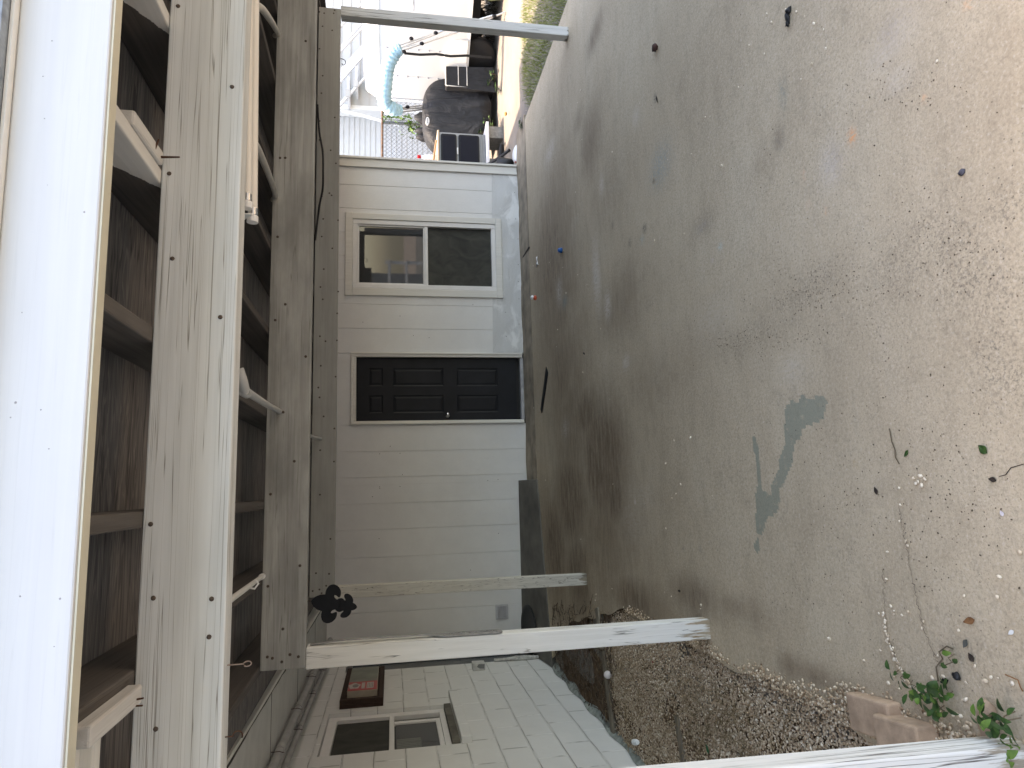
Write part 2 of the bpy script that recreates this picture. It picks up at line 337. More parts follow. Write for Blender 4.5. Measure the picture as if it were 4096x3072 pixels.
def concrete_slab():
    t = NT('old concrete'); tc = t.n('TexCoord'); v = tc.outputs['Object']
    at = t.n('Attribute'); at.attribute_name = 'stain'; sp4 = t.n('SeparateColor', i_Color=at.outputs['Color'])
    paint, brown_mask, chalk, mold = sp4.outputs[0], sp4.outputs[1], sp4.outputs[2], at.outputs['Alpha']
    at2 = t.n('Attribute'); at2.attribute_name = 'tint'
    edge = t.noise(v, 60, 7, 0.8); edge2 = t.noise(t.coord((0.5, 2.0, 1)), 9, 6, 0.7)
    n1 = t.noise(v, 1.1, 7, 0.62); n2 = t.noise(v, 170, 4, 0.65); n3 = t.noise(v, 26, 5, 0.7)
    c = t.ramp(n1, [(0.30, (0.468, 0.372, 0.258)), (0.52, (0.55, 0.446, 0.315)), (0.72, (0.60, 0.502, 0.368))])
    c = t.mix(t.ramp(n2, [(0.30, 0.55), (0.48, 0.0)]), c, (0.25, 0.205, 0.155))
    c = t.mix(t.ramp(n2, [(0.58, 0.0), (0.74, 0.5)]), c, (0.63, 0.56, 0.46))
    c = t.mix(t.ramp(n3, [(0.52, 0.0), (0.75, 0.25)]), c, (0.32, 0.262, 0.195))
    st2 = t.noise(t.coord((0.9, 3.6, 1)), 1.7, 8, 0.72)
    c = t.mix(t.ramp(st2, [(0.50, 0.0), (0.72, 0.34)]), c, (0.31, 0.24, 0.165))
    c = t.mix(t.ramp(st2, [(0.26, 0.24), (0.46, 0.0)]), c, (0.62, 0.535, 0.43))
    mot = t.noise(v, 7.5, 7, 0.75)
    c = t.mix(t.ramp(mot, [(0.52, 0.0), (0.72, 0.34)]), c, (0.30, 0.235, 0.165))
    gr2 = t.noise(v, 75, 3, 0.6)
    c = t.mix(t.ramp(gr2, [(0.34, 0.38), (0.48, 0.0)]), c, (0.30, 0.24, 0.175))
    c = t.mix(t.ramp(gr2, [(0.56, 0.0), (0.70, 0.35)]), c, (0.68, 0.60, 0.49))
    # local brown stains, plus a broad soft brown darkening over the far left
    dm = t.math('MULTIPLY', brown_mask, t.ramp(edge2, [(0.25, 0.45), (0.65, 1.0)]), True)
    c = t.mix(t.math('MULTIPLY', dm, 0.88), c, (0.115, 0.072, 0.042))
    # pits
    vo = t.n('TexVoronoi', i_Vector=v, i_Scale=58.0); pm = t.noise(v, 2.1, 4)
    pit = t.math('MULTIPLY', t.ramp(vo.outputs['Distance'], [(0.10, 1.0), (0.17, 0.0)]), t.ramp(pm, [(0.40, 0.0), (0.56, 1.0)]))
    vsel = t.ramp(t.n('SeparateColor', i_Color=vo.outputs['Color']).outputs[0], [(0.62, 0.0), (0.66, 1.0)])
    pit = t.math('MULTIPLY', pit, vsel)
    c = t.mix(t.math('MULTIPLY', pit, 0.65), c, (0.10, 0.082, 0.062))
    # mould specks
    vm = t.noise(v, 95, 6, 0.8)
    mk = t.math('MULTIPLY', mold, t.ramp(vm, [(0.50, 0.0), (0.61, 0.95)]), True)
    c = t.mix(t.math('MULTIPLY', mk, 0.75), c, (0.12, 0.105, 0.085))
    # chalky smears
    ck = t.math('MULTIPLY', chalk, t.ramp(t.noise(t.coord((6, 1.2, 1)), 12, 5, 0.7), [(0.34, 0.0), (0.56, 1.0)]), True)
    c = t.mix(t.math('MULTIPLY', ck, 0.85), c, (0.66, 0.60, 0.53))
    tk = t.math('MULTIPLY', at2.outputs['Alpha'], t.ramp(t.noise(v, 55, 5, 0.75), [(0.40, 0.0), (0.62, 1.0)]), True)
    c = t.mix(tk, c, at2.outputs['Color'])
    # spilled grey paint
    pe = t.ramp(t.math('ADD', paint, t.math('MULTIPLY', t.math('SUBTRACT', edge, 0.5), 1.3)), [(0.44, 0.0), (0.54, 1.0)])
    pcol = t.mix(t.ramp(n2, [(0.35, 0.5), (0.5, 0.0)]), (0.30, 0.295, 0.225), (0.19, 0.19, 0.145))
    c = t.mix(t.math('MULTIPLY', pe, t.ramp(n3, [(0.56, 0.97), (0.72, 0.25)])), c, pcol)
    # hairline cracks
    cn = t.noise(v, 0.9, 6, 0.6); cl = t.ramp(t.math('ABSOLUTE', t.math('SUBTRACT', cn, 0.47)), [(0, 1.0), (0.0016, 0.0)])
    c = t.mix(t.math('MULTIPLY', cl, 0.14), c, (0.10, 0.085, 0.07))
    broom = t.noise(t.coord((0.5, 110, 1)), 1.2, 3)
    h = t.math('ADD', t.math('MULTIPLY', n2, 1.0), t.math('MULTIPLY', broom, 0.35))
    h = t.math('SUBTRACT', h, t.math('MULTIPLY', pit, 1.2))
    return t.out(c, t.ramp(n3, [(0.3, 0.72), (0.7, 0.9)]), t.bump(h, 0.55, 0.004), spec=0.3)
M['slab'] = concrete_slab()
M['apron'] = simple('dark trowelled concrete', (0.15, 0.138, 0.118), 0.75, 0.45, 3.0, 0.3, dirt=0.5)
M['ledge'] = simple('rough concrete ledge', (0.35, 0.285, 0.21), 0.9, 0.45, 5.0, 0.6, dirt=0.6)

def sand():
    t = NT('shell sand'); v = t.coord(); n = t.noise(v, 1.4, 7, 0.65); f = t.noise(v, 120, 4, 0.7)
    c = t.ramp(n, [(0.3, (0.215, 0.19, 0.165)), (0.7, (0.27, 0.243, 0.215))])
    c = t.mix(t.ramp(f, [(0.3, 0.5), (0.45, 0.0)]), c, (0.22, 0.175, 0.13))
    d = t.ramp(t.noise(t.coord((0.5, 2.4, 1)), 9, 6, 0.75), [(0.60, 0.0), (0.68, 1.0)])
    c = t.mix(t.math('MULTIPLY', d, 0.6), c, (0.10, 0.085, 0.06))
    return t.out(c, 0.95, t.bump(f, 0.6, 0.01), spec=0.1)
M['sand'] = sand()
M['dirt'] = simple('dark soil', (0.14, 0.09, 0.055), 0.95, 0.5, 14, 0.9, spec=0.1)

def gravel_mat():
    t = NT('pea gravel'); at = t.n('Attribute'); at.attribute_name = 'shade'
    c = t.ramp(at.outputs['Fac'], [(0.0, (0.19, 0.12, 0.07)), (0.35, (0.43, 0.31, 0.20)), (0.7, (0.60, 0.475, 0.34)), (1.0, (0.78, 0.68, 0.54))])
    return t.out(c, 0.75, t.bump(t.noise(t.coord(), 220, 3), 0.25, 0.002), spec=0.3)
M['gravel'] = gravel_mat()

# ================================================================== the ground
mb = MB(); mb.grid(lambda u, v: Vector((-80+160*u, -80+160*v, -0.035)), 8, 8)
tag(obj('ground', mb, M['sand']), 'pale sandy ground around the concrete slab', kind='structure')

mb = MB(); mb.grid(lambda u, v: Vector((-30+60*u, -30+30.56*v, -0.02)), 8, 8)  # unseen sheet, added and toned to hold down the bounce light
tag(obj('bounce_ground', mb, simple('dark lawn', (0.155, 0.155, 0.145), 0.95, 0.5, 6, 0.9, spec=0.1)), 'unseen ground sheet added before the carport and toned for its bounce light', kind='structure')
# ------------------------------------------------------------------ slab, as a fine sheet that carries its stains
X0, X1, Y0, Y1 = -0.90, 4.60, 0.55, 7.78
def slab():
    h = 0.0155
    xs = np.arange(X0, X1+h*0.5, h); ys = np.arange(Y0, Y1+h*0.5, h)
    nx, ny = len(xs), len(ys); XX, YY = np.meshgrid(xs, ys)
    ZZ = 0.0025*np.sin(XX*1.7+YY*0.6) + 0.002*np.sin(YY*2.3-XX)
    # broken left edge; behind the second post the concrete runs on further left
    exl = np.interp(YY, [0, 4.9, 5.3, 5.9, 6.6, 7.32, 7.8], [-0.90, -0.90, -1.02, -1.12, -1.34, -1.80, -1.80]) + 0.018*np.sin(YY*5.1)+0.012*np.sin(YY*13.0)
    XX = X1-(X1-XX)*(X1-exl)/(X1-X0)
    v = np.stack([XX, YY, ZZ], -1).reshape(-1, 3)
    i = np.arange(nx-1)[None, :] + nx*np.arange(ny-1)[:, None]
    f = np.stack([i, i+1, i+1+nx, i+nx], -1).reshape(-1, 4)
    # skirt so that the edge has thickness
    o = raw('carport_slab', v, f, M['slab'])
    px, py = v[:, 0], v[:, 1]
    st = np.zeros((len(v), 4), np.float32); ti = np.zeros((len(v), 4), np.float32); ti[:, :3] = 0.5
    def poly(pts):
        b = [G(*p) for p in pts]; n = len(b); ins = np.zeros(len(v), bool)
        for k in range(n):
            x1, y1, x2, y2 = b[k].x, b[k].y, b[k-1].x, b[k-1].y
            cond = ((y1 > py) != (y2 > py)); ins ^= cond & (px < (x2-x1)*(py-y1)/(y2-y1+1e-12)+x1)
        return ins.astype(np.float32)
    zp = zoomer(2850, 1500, 600/1327)
    big = [(640,330),(670,260),(710,225),(745,250),(800,180),(840,210),(870,235),(920,185),(990,170),(1015,230),(995,330),(995,395),(870,440),(800,470),(780,500),(795,540),(740,600),(720,680),(715,790),(665,860),(640,960),(600,1000),(580,1020),(600,1080),(585,1190),(550,1240),(510,1240),(480,1290),(470,1350),(450,1400),(390,1390),(380,1290),(395,1180),(385,1080),(400,1000),(400,930),(385,750),(370,650),(360,540),(390,560),(412,640),(417,740),(437,850),(442,960),(450,1010),(480,1040),(520,1060),(525,990),(540,930),(590,820),(590,740),(640,640),(650,530),(640,430)]
    tail = [(380,1490),(400,1430),(420,1460),(420,1540),(405,1585),(385,1550)]
    st[:, 0] = np.maximum(poly([zp(*p) for p in big]), poly([zp(*p) for p in tail]))
    def blob(ch, x, y, sx, sy, amp, a=None):
        c = G(x, y); e = G(x+sx, y); g = G(x, y+sy)
        ry = max(abs(e.y-c.y), 0.01); rx = max(abs(g.x-c.x), 0.01)
        k = amp*np.exp(-(((px-c.x)/rx)**2+((py-c.y)/ry)**2))
        if a is None: st[:, ch] = np.maximum(st[:, ch], k)
        else:
            w = k > ti[:, 3]; ti[w, :3] = a; ti[:, 3] = np.maximum(ti[:, 3], k)
    z3 = zoomer(2000, 1250, 2096/2212); z2 = zoomer(2000, 0, 2096/2212)
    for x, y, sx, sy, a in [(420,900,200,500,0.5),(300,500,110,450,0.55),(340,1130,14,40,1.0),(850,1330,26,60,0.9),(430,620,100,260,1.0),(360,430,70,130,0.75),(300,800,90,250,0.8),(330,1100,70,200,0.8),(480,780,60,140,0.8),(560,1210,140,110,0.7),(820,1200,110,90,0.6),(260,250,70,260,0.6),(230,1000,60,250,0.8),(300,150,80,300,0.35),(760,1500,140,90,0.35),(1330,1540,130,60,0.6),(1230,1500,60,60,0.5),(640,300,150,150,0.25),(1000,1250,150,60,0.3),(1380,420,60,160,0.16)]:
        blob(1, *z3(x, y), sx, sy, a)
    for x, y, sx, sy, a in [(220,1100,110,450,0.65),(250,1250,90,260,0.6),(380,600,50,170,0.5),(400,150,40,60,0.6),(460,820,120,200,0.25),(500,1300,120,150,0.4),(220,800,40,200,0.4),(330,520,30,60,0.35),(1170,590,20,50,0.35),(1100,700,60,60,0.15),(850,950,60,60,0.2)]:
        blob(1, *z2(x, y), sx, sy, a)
    for x, y, sx, sy, a in [(1900,1020,180,140,1.0),(2000,1180,200,170,1.0),(2150,870,120,110,1.0),(2080,1480,140,130,1.0),(2180,1600,100,120,1.0),(1800,960,100,60,0.8),(1350,1180,140,80,0.9),(1050,1420,180,70,0.8),(1250,1260,140,60,0.8),(1700,380,160,60,0.5),(1700,1130,200,160,0.8),(2100,1250,180,200,0.9),(1500,1400,300,140,0.35)]:
        blob(3, *z2(x, y), sx, sy, a)
    for x, y, sx, sy, a in [(2100,250,120,110,1.0),(2090,390,50,60,0.8),(1460,1020,60,60,0.3),(1900,1450,110,60,0.6),(1850,1700,120,100,0.5)]:
        blob(3, *z3(x, y), sx, sy, a)
    for x, y, sx, sy, a in [(405,1160,14,130,1.0),(452,1290,12,50,0.9),(430,780,10,40,0.7),(530,1530,14,26,0.9),(250,1230,12,60,0.5),(575,490,14,40,0.5),(1390,680,40,90,0.35),(1230,1560,60,60,0.3),(1640,220,120,60,0.3),(1680,330,60,60,0.35),(210,640,20,40,0.6),(900,1350,80,80,0.2)]:
        blob(2, *z2(x, y), sx, sy, a)
    for x, y, sx, sy, a in [(275,490,14,40,0.4),(600,780,60,60,0.25),(560,880,60,110,0.2),(570,800,5,14,0.8)]:
        blob(2, *z3(x, y), sx, sy, a)
    for x, y, sx, sy, a, c in [(1485,575,16,28,1.3,(0.80,0.36,0.16)),(1792,416,9,9,1.0,(0.78,0.42,0.22)),(1375,890,7,12,0.9,(0.75,0.42,0.25)),(1978,15,18,20,1.0,(0.80,0.42,0.2)),(1280,740,6,25,0.7,(0.7,0.42,0.28)),(1300,860,8,25,0.5,(0.7,0.45,0.3)),
                               (675,700,45,85,0.75,(0.25,0.32,0.33)),(1190,400,18,70,0.75,(0.24,0.26,0.225)),(1180,590,22,45,0.6,(0.24,0.225,0.19)),(927,1040,9,16,1.0,(0.45,0.55,0.53)),(274,1275,10,24,1.0,(0.16,0.24,0.24)),(610,965,8,17,1.4,(0.06,0.055,0.05)),(548,1025,6,17,1.0,(0.10,0.09,0.075)),(655,415,6,20,1.2,(0.08,0.08,0.07)),(648,765,6,14,1.2,(0.07,0.065,0.055)),(476,950,5,14,0.8,(0.1,0.09,0.08)),(895,1100,6,9,0.9,(0.62,0.52,0.48)),(600,1010,8,20,0.6,(0.3,0.42,0.42)),
                               (1660,120,90,70,0.28,(0.42,0.37,0.40)),(1400,700,50,80,0.3,(0.44,0.38,0.40)),(850,960,25,25,0.4,(0.26,0.25,0.27))]:
        blob(0, *z2(x, y), sx, sy, a, c)
    for x, y, sx, sy, a, c in [(1500,640,8,10,1.0,(0.42,0.28,0.13)),(1880,1040,40,25,0.35,(0.34,0.24,0.14)),(1480,1210,30,20,0.3,(0.36,0.26,0.17)),(850,1000,6,13,0.8,(0.22,0.2,0.18)),(775,995,5,9,0.8,(0.2,0.18,0.16)),(1450,590,60,10,0.35,(0.24,0.21,0.17)),(1500,450,10,60,0.35,(0.25,0.22,0.18))]:
        blob(0, *z3(x, y), sx, sy, a, c)
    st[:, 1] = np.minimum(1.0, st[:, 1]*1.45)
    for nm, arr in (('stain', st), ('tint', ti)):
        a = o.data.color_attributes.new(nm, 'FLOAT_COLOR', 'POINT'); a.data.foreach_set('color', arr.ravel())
    tag(o, 'stained grey-brown concrete carport slab', kind='structure')
    mb = MB(); mb.box(X0+0.03, X1-0.002, Y0, Y1-0.003, -0.05, -0.012)
    e = obj('slab_edge', mb, M['ledge']); tag(e, 'thick edge of the concrete slab', kind='structure')
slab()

# ledge before the sided house and the dark sloping apron at its left end
mb = MB(); mb.grid(lambda u, v: Vector((0.085+4.6*u, 7.775+0.52*v, 0.004+0.006*math.sin(u*30)*v+0.012*v)), 40, 6)
mb.box(0.085, 4.68, 7.78, 8.28, -0.05, 0.002)
tag(obj('concrete_ledge', mb, M['ledge'], fix=False), 'rough concrete ledge along the foot of the sided house', kind='structure')
mb = MB()
mb.hexa([(-1.88,7.30,-0.04),(0.09,7.745,-0.04),(-1.88,8.286,-0.04),(0.09,8.286,-0.04),(-1.88,7.30,0.010),(0.09,7.745,0.012),(-1.88,8.286,0.135),(0.09,8.286,0.128)])
tag(obj('concrete_apron', mb, M['apron'], bevel=0.006), 'dark smooth concrete apron sloping from the sided house', kind='structure')
mb = MB(); mb.grid(lambda u, v: Vector((-1.92+1.05*u, 0.2+6.75*v, -0.03+0.012*math.sin(7*u+9*v)+0.008*math.sin(23*v-11*u))), 40, 160)
tag(obj('gravel_bed', mb, M['dirt'], fix=False), 'bare dark soil bed under the gravel', kind='structure')

# ------------------------------------------------------------------ gravel and loose litter (uncountable)
ICO = None
def ico():
    bm = bmesh.new(); bmesh.ops.create_icosphere(bm, subdivisions=1, radius=1.0)
    v = np.array([x.co[:] for x in bm.verts]); f = np.array([[q.index for q in x.verts] for x in bm.faces]); bm.free(); return v, f
def scatter(name, P, rad, mat, label, shade, flat=0.62, kind='stuff'):
    iv, jf = ico(); n = len(P)
    sc3 = np.stack([rad*RNG.uniform(0.75, 1.35, n), rad*RNG.uniform(0.7, 1.1, n), rad*flat*RNG.uniform(0.7, 1.1, n)], -1)
    an = RNG.uniform(0, 2*np.pi, n); ti = RNG.uniform(-0.5, 0.5, n)
    v = iv[None]*sc3[:, None]*(1+RNG.uniform(-0.16, 0.16, (n, len(iv), 1)))
    x, y, z = v[..., 0], v[..., 1], v[..., 2]
    x, z = x*np.cos(ti)[:, None]-z*np.sin(ti)[:, None], x*np.sin(ti)[:, None]+z*np.cos(ti)[:, None]
    x, y = x*np.cos(an)[:, None]-y*np.sin(an)[:, None], x*np.sin(an)[:, None]+y*np.cos(an)[:, None]
    v = np.stack([x, y, z], -1)+P[:, None]
    f = (jf[None]+(np.arange(n)*len(iv))[:, None, None]).reshape(-1, 3)
    o = raw(name, v.reshape(-1, 3), f, mat)
    a = o.data.attributes.new('shade', 'FLOAT', 'POINT'); a.data.foreach_set('value', np.repeat(shade, len(iv)).astype(np.float32))
    return tag(o, label, kind=kind)
def edge_x(y):   # ragged right-hand limit of the gravel
    ys = [0.3, 1.9, 2.36, 2.56, 2.73, 2.93, 2.96, 3.27, 3.55, 3.98, 4.72, 5.2, 5.6]
    xs = [-0.70, -0.75, -0.77, -0.84, -0.86, -0.865, -0.84, -0.92, -0.85, -0.905, -0.88, -1.0, -1.2]
    return np.interp(y, ys, xs)
n = 98000
gy = RNG.uniform(1.2, 5.62, n); gx = RNG.uniform(-1.9, -0.68, n)
lim = edge_x(gy)+RNG.normal(0, 0.022, n)
inner = np.interp(gx, [-1.9, -1.3, -1.0], [5.15, 5.45, 5.55])
patch = np.sin(gx*9+gy*4.1)*np.sin(gy*3.3-gx*5)+0.5*np.sin(gy*11+gx*7)
bare = np.abs((gx+1.33)-(gy-4.0)*-0.10) < 0.05   # a strip of bare timber in the bed
keep = (gx < lim) & (gy < inner+RNG.normal(0, 0.05, n)) & ((patch > -0.95) | (RNG.random(n) < 0.45)) & (RNG.random(n) < 0.92)
gx, gy = gx[keep], gy[keep]; m = len(gx)
rad = RNG.uniform(0.0036, 0.0079, m)
gz = np.where(gx > -0.9, 0.004, -0.022) + RNG.uniform(0, 0.016, m)
scatter('pea_gravel', np.stack([gx, gy, gz], -1), rad, M['gravel'], 'small round tan gravel filling the bed beside the block wall', np.clip(RNG.normal(0.52, 0.24, m), 0, 1))
# pebbles strayed on to the slab
zb = zoomer(3200, 2400, 896/2212); z3 = zoomer(2000, 1250, 2096/2212); z2 = zoomer(2000, 0, 2096/2212)
pp = []
for t in np.linspace(0, 1, 46):   # along the crack
    q = np.array([(835,110),(850,250),(880,400),(935,520),(985,640),(1040,770),(1110,850),(1190,930)], float); s_i = t*(len(q)-1); i = int(min(s_i, len(q)-2)); p = q[i]*(1-s_i+i)+q[i+1]*(s_i-i)
    pp.append(zb(p[0]+random.gauss(0, 9), p[1]+random.gauss(0, 9)))
for x, y in [(940,105),(940,140),(1080,118),(790,130),(1020,150),(1230,212),(1215,278),(305,382),(803,495),(643,597),(945,758),(885,820),(265,805),(990,875),(1320,770),(1373,548),(1655,818),(1845,800),(1900,760),(1970,768),(1740,650),(1525,1140),(1600,1145),(1575,1205),(1430,755),(1650,980),(1620,985),(1580,300),(2110,820),(860,400),(1030,800),(1095,850),(1180,940)]: pp.append(zb(x, y))
for x, y in [(1780,690),(1795,700),(1770,715),(1760,722),(1800,705),(1690,740),(1695,812),(1640,1010),(1635,1125),(1715,940),(1718,965),(1725,985),(1692,880),(1395,1378),(2105,1200),(1440,1570),(850,1250),(852,1235),(408,1190),(408,1205),(405,1215),(2200,1010),(900,775),(1965,1195),(1655,1240),(1730,1265),(2115,1115),(615,585),(550,1240),(540,1250),(1785,730),(1750,700)]: pp.append(z3(x, y))
for x, y in [(1150,95),(1130,60),(1370,125),(1330,100),(1380,205),(1320,270),(1275,335),(1120,228),(1055,190),(440,65),(1210,40),(1255,50),(1290,70),(870,495),(890,492),(940,700),(655,1015),(780,985),(210,1108),(330,1160),(1010,370),(570,480),(1850,260)]: pp.append(z2(x, y))
for _ in range(45): pp.append((random.uniform(2060, 2800), random.uniform(300, 2400)))
P = np.array([G(*p) for p in pp]); m = len(P); P[:, 2] = 0.005
scatter('loose_pebbles', P, RNG.uniform(0.0035, 0.0085, m), M['gravel'], 'pale pebbles strayed over the concrete slab', np.clip(RNG.normal(0.9, 0.12, m), 0, 1))
# fine dark grit swept into drifts
gg = []
for x, y, sx, sy, k in [(1350,1180,160,60,150),(1050,1430,180,45,170),(1250,1260,120,50,110),(1900,1050,160,140,110),(1700,380,140,60,50),(500,700,300,400,70),(1500,800,500,500,90),(1000,1450,60,40,60)]:
    for _ in range(k): gg.append(z2(random.gauss(x, sx), random.gauss(y, sy)))
for x, y, sx, sy, k in [(1400,650,300,250,120),(1700,950,250,300,110),(1900,700,150,250,70),(500,600,250,300,60),(1200,1150,80,80,30)]:
    for _ in range(k): gg.append(z3(random.gauss(x, sx), random.gauss(y, sy)))
P = np.array([G(*p) for p in gg if 2130 < p[0] < 4200]); P = P[(P[:, 0] > -0.8) & (P[:, 0] < 4.5) & (P[:, 1] < 7.6)]; m = len(P); P[:, 2] = 0.003
scatter('dark_grit', P, RNG.uniform(0.0012, 0.0032, m), simple('brown grit', (0.11, 0.078, 0.05), .9, .5), 'dark specks of grit and leaf crumbs on the slab', np.zeros(m), flat=0.4)
# mulch, straw and roots in the dark bed by the wall
mb = MB()
for _ in range(900):
    y = random.uniform(5.2, 7.2); x = random.uniform(-1.86, -0.98 if y < 6 else -1.05-(y-6)*0.12); a = random.uniform(0, 6.28); L = random.uniform(0.02, 0.13)
    p = Vector((x, y, -0.012+random.uniform(0, 0.02))); d = Vector((math.cos(a), math.sin(a), random.uniform(-0.1, 0.15)))*L
    mb.tube([p, p+d*0.5+Vector((random.gauss(0, 0.006), random.gauss(0, 0.006), 0.004)), p+d], random.uniform(0.001, 0.004), 4)
tag(obj('leaf_mulch', mb, simple('brown mulch', (0.13, 0.088, 0.058), 0.9, 0.6, 40, 0.3), fix=False), 'dark brown mulch and twigs by the block wall', kind='stuff')
mb = MB()
for cx, cy_, sx_, sy_, k, ln in [(-1.35,3.75,0.13,0.22,120,0.16),(-1.15,3.3,0.1,0.18,90,0.14),(-1.45,4.6,0.2,0.4,70,0.2),(-1.55,5.1,0.15,0.2,60,0.2),(-1.1,2.8,0.15,0.3,60,0.10),(-1.3,5.5,0.3,0.15,60,0.15)]:
    for _ in range(k):
        p = Vector((random.gauss(cx, sx_), random.gauss(cy_, sy_), 0.0)); 
        if p.x > -0.9: continue
        a = random.gauss(1.9, 0.7); L = random.uniform(0.3, 1.0)*ln
        d = Vector((math.cos(a), math.sin(a), 0))*L
        mb.tube([p, p+d*0.5+Vector((random.gauss(0, 0.012), random.gauss(0, 0.012), random.uniform(0.004, 0.02))), p+d], random.uniform(0.0008, 0.002), 4)
tag(obj('dry_straw', mb, simple('dry straw', (0.27, 0.195, 0.11), 0.8, 0.4, 40, 0.2), fix=False), 'dead straw strands lying on the gravel bed', kind='stuff')

# ================================================================== carport
def slope(Y): return 2.235+(Y-1.73)*0.0165
cpt = thing('carport', (1.8, 3.6, 0), 'flat-roofed timber carport with peeling white posts and beams over the slab', 'carport')
JX = [-0.80, -0.40, -0.048, 0.395, 0.805, 1.24, 1.64, 2.17, 2.57, 2.98, 3.38, 3.79, 4.19, 4.42, 4.86]
M['joist_white'] = wood('white painted joist end', 'y', (0.60, 0.585, 0.56), (0.49, 0.475, 0.45), 0.2, (0.25, 0.2, 0.17), 0.15)
def joist_paint():
    t = NT('joist with white painted end'); tc = t.n('TexCoord'); s = t.n('SeparateXYZ', n_0=tc.outputs['Object'])
    v = t.coord((20, 0.8, 20), rnd=30); g = t.noise(v, 2, 6, 0.6, 0.6)
    bare = t.ramp(g, [(0.3, (0.058, 0.052, 0.050)), (0.7, (0.105, 0.092, 0.085))])
    w = t.ramp(g, [(0.3, (0.52, 0.51, 0.49)), (0.7, (0.63, 0.62, 0.595))])
    edge = t.math('ADD', t.math('ADD', s.outputs[1], t.math('MULTIPLY', s.outputs[2], 1.6)), t.math('MULTIPLY', t.noise(tc.outputs['Object'], 26, 5, 0.7), 0.06))
    m = t.ramp(edge, [(0.0, 1.0), (0.004, 0.0)])
    return t.out(t.mix(m, bare, w), 0.8, t.bump(g, 0.3, 0.004), spec=0.2)
M['joist_end'] = joist_paint()
for x in JX:
    y0, y1 = 1.339, 8.28
    def hx(a, b, ya, yb): 
        m_ = MB(); m_.hexa([(a,ya,slope(ya)),(b,ya,slope(ya)),(a,yb,slope(yb)),(b,yb,slope(yb)),(a,ya,slope(ya)+.14),(b,ya,slope(ya)+.14),(a,yb,slope(yb)+.14),(b,yb,slope(yb)+.14)]); return m_
    painted = x in (0.805, 1.24, 1.64)
    # for painted ones the origin sits where the paint stops
    obj('joist', hx(x-.019, x+.019, y0, y1), M['joist_end'] if painted else M['joist'], cpt, bevel=0.004, origin=(x, 1.80, slope(1.8)) if painted else None)
# split scab pieces nailed to joists near the front
s1 = MB(); s1.box(0.826, 0.862, 1.52, 1.72, 2.226, 2.30); obj('scab_block', s1, M['joist_white'], cpt, bevel=0.006)
s2 = MB(); s2.hexa([(-.445,1.42,2.20),(-.405,1.42,2.20),(-.445,1.70,2.206),(-.405,1.70,2.206),(-.445,1.42,2.33),(-.405,1.42,2.33),(-.445,1.70,2.33),(-.405,1.70,2.33)])
obj('scab_block', s2, M['joist_white'], cpt, bevel=0.005)
s3 = MB(); s3.box(-1.16, -0.46, 1.345, 1.60, 2.285, 2.300); s3.box(-1.16, -0.46, 1.60, 1.64, 2.262, 2.298); obj('soffit_panel', s3, M['trim_x'], cpt, bevel=0.003)
d = MB()
d.hexa([(-1.17,1.345,slope(1.345)+.141),(4.93,1.345,slope(1.345)+.141),(-1.17,8.40,slope(8.4)+.141),(4.93,8.40,slope(8.4)+.141),(-1.17,1.345,slope(1.345)+.155),(4.93,1.345,slope(1.345)+.155),(-1.17,8.40,slope(8.4)+.155),(4.93,8.40,slope(8.4)+.155)])
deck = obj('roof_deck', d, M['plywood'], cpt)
d = MB(); z1_, z2_ = slope(1.346)+.156, slope(8.45)+.156
d.hexa([(-1.2,1.346,z1_),(4.97,1.346,z1_),(-1.2,8.45,z2_),(4.97,8.45,z2_),(-1.2,1.346,z1_+.014),(4.97,1.346,z1_+.014),(-1.2,8.45,z2_+.014),(4.97,8.45,z2_+.014)])
d.hexa([(-1.2,1.262,2.3595),(4.97,1.232,2.3595),(-1.2,1.3435,2.3595),(4.97,1.3435,2.3595),(-1.2,1.262,2.399),(4.97,1.232,2.399),(-1.2,1.3455,z1_+.0135),(4.97,1.3455,z1_+.0135)])
obj('roofing', d, simple('grey roofing felt', (0.30, 0.34, 0.38), 0.9, 0.4, 30, 0.8), cpt)
def fa(x): return 1.337-0.030*(x+1.2)/6.1   # fascia front, slightly out of square
f = MB(); zb_, zt_ = 2.192, 2.352
f.hexa([(-1.2,fa(-1.2)-.036,zb_),(4.95,fa(4.95)-.036,zb_),(-1.2,fa(-1.2),zb_),(4.95,fa(4.95),zb_),(-1.2,fa(-1.2)-.036,zt_),(4.95,fa(4.95)-.036,zt_),(-1.2,fa(-1.2),zt_),(4.95,fa(4.95),zt_)])
fas = obj('fascia_board', f, M['fascia'], cpt, bevel=0.004)
f = MB(); f.hexa([(-1.2,fa(-1.2)-.031,zb_-.004),(4.95,fa(4.95)-.031,zb_-.004),(-1.2,fa(-1.2),zb_-.004),(4.95,fa(4.95),zb_-.004),(-1.2,fa(-1.2)-.031,zb_-.0005),(4.95,fa(4.95)-.031,zb_-.0005),(-1.2,fa(-1.2),zb_-.0005),(4.95,fa(4.95),zb_-.0005)])
obj('lower_edge', f, M['fascia_edge'], fas)
f = MB(); f.hexa([(-1.2,fa(-1.2)-.052,zt_),(4.95,fa(4.95)-.052,zt_),(-1.2,fa(-1.2),zt_),(4.95,fa(4.95),zt_),(-1.2,fa(-1.2)-.052,zt_+.006),(4.95,fa(4.95)-.052,zt_+.006),(-1.2,fa(-1.2),zt_+.006),(4.95,fa(4.95),zt_+.006)])
obj('drip_edge', f, M['white_plain'], fas)
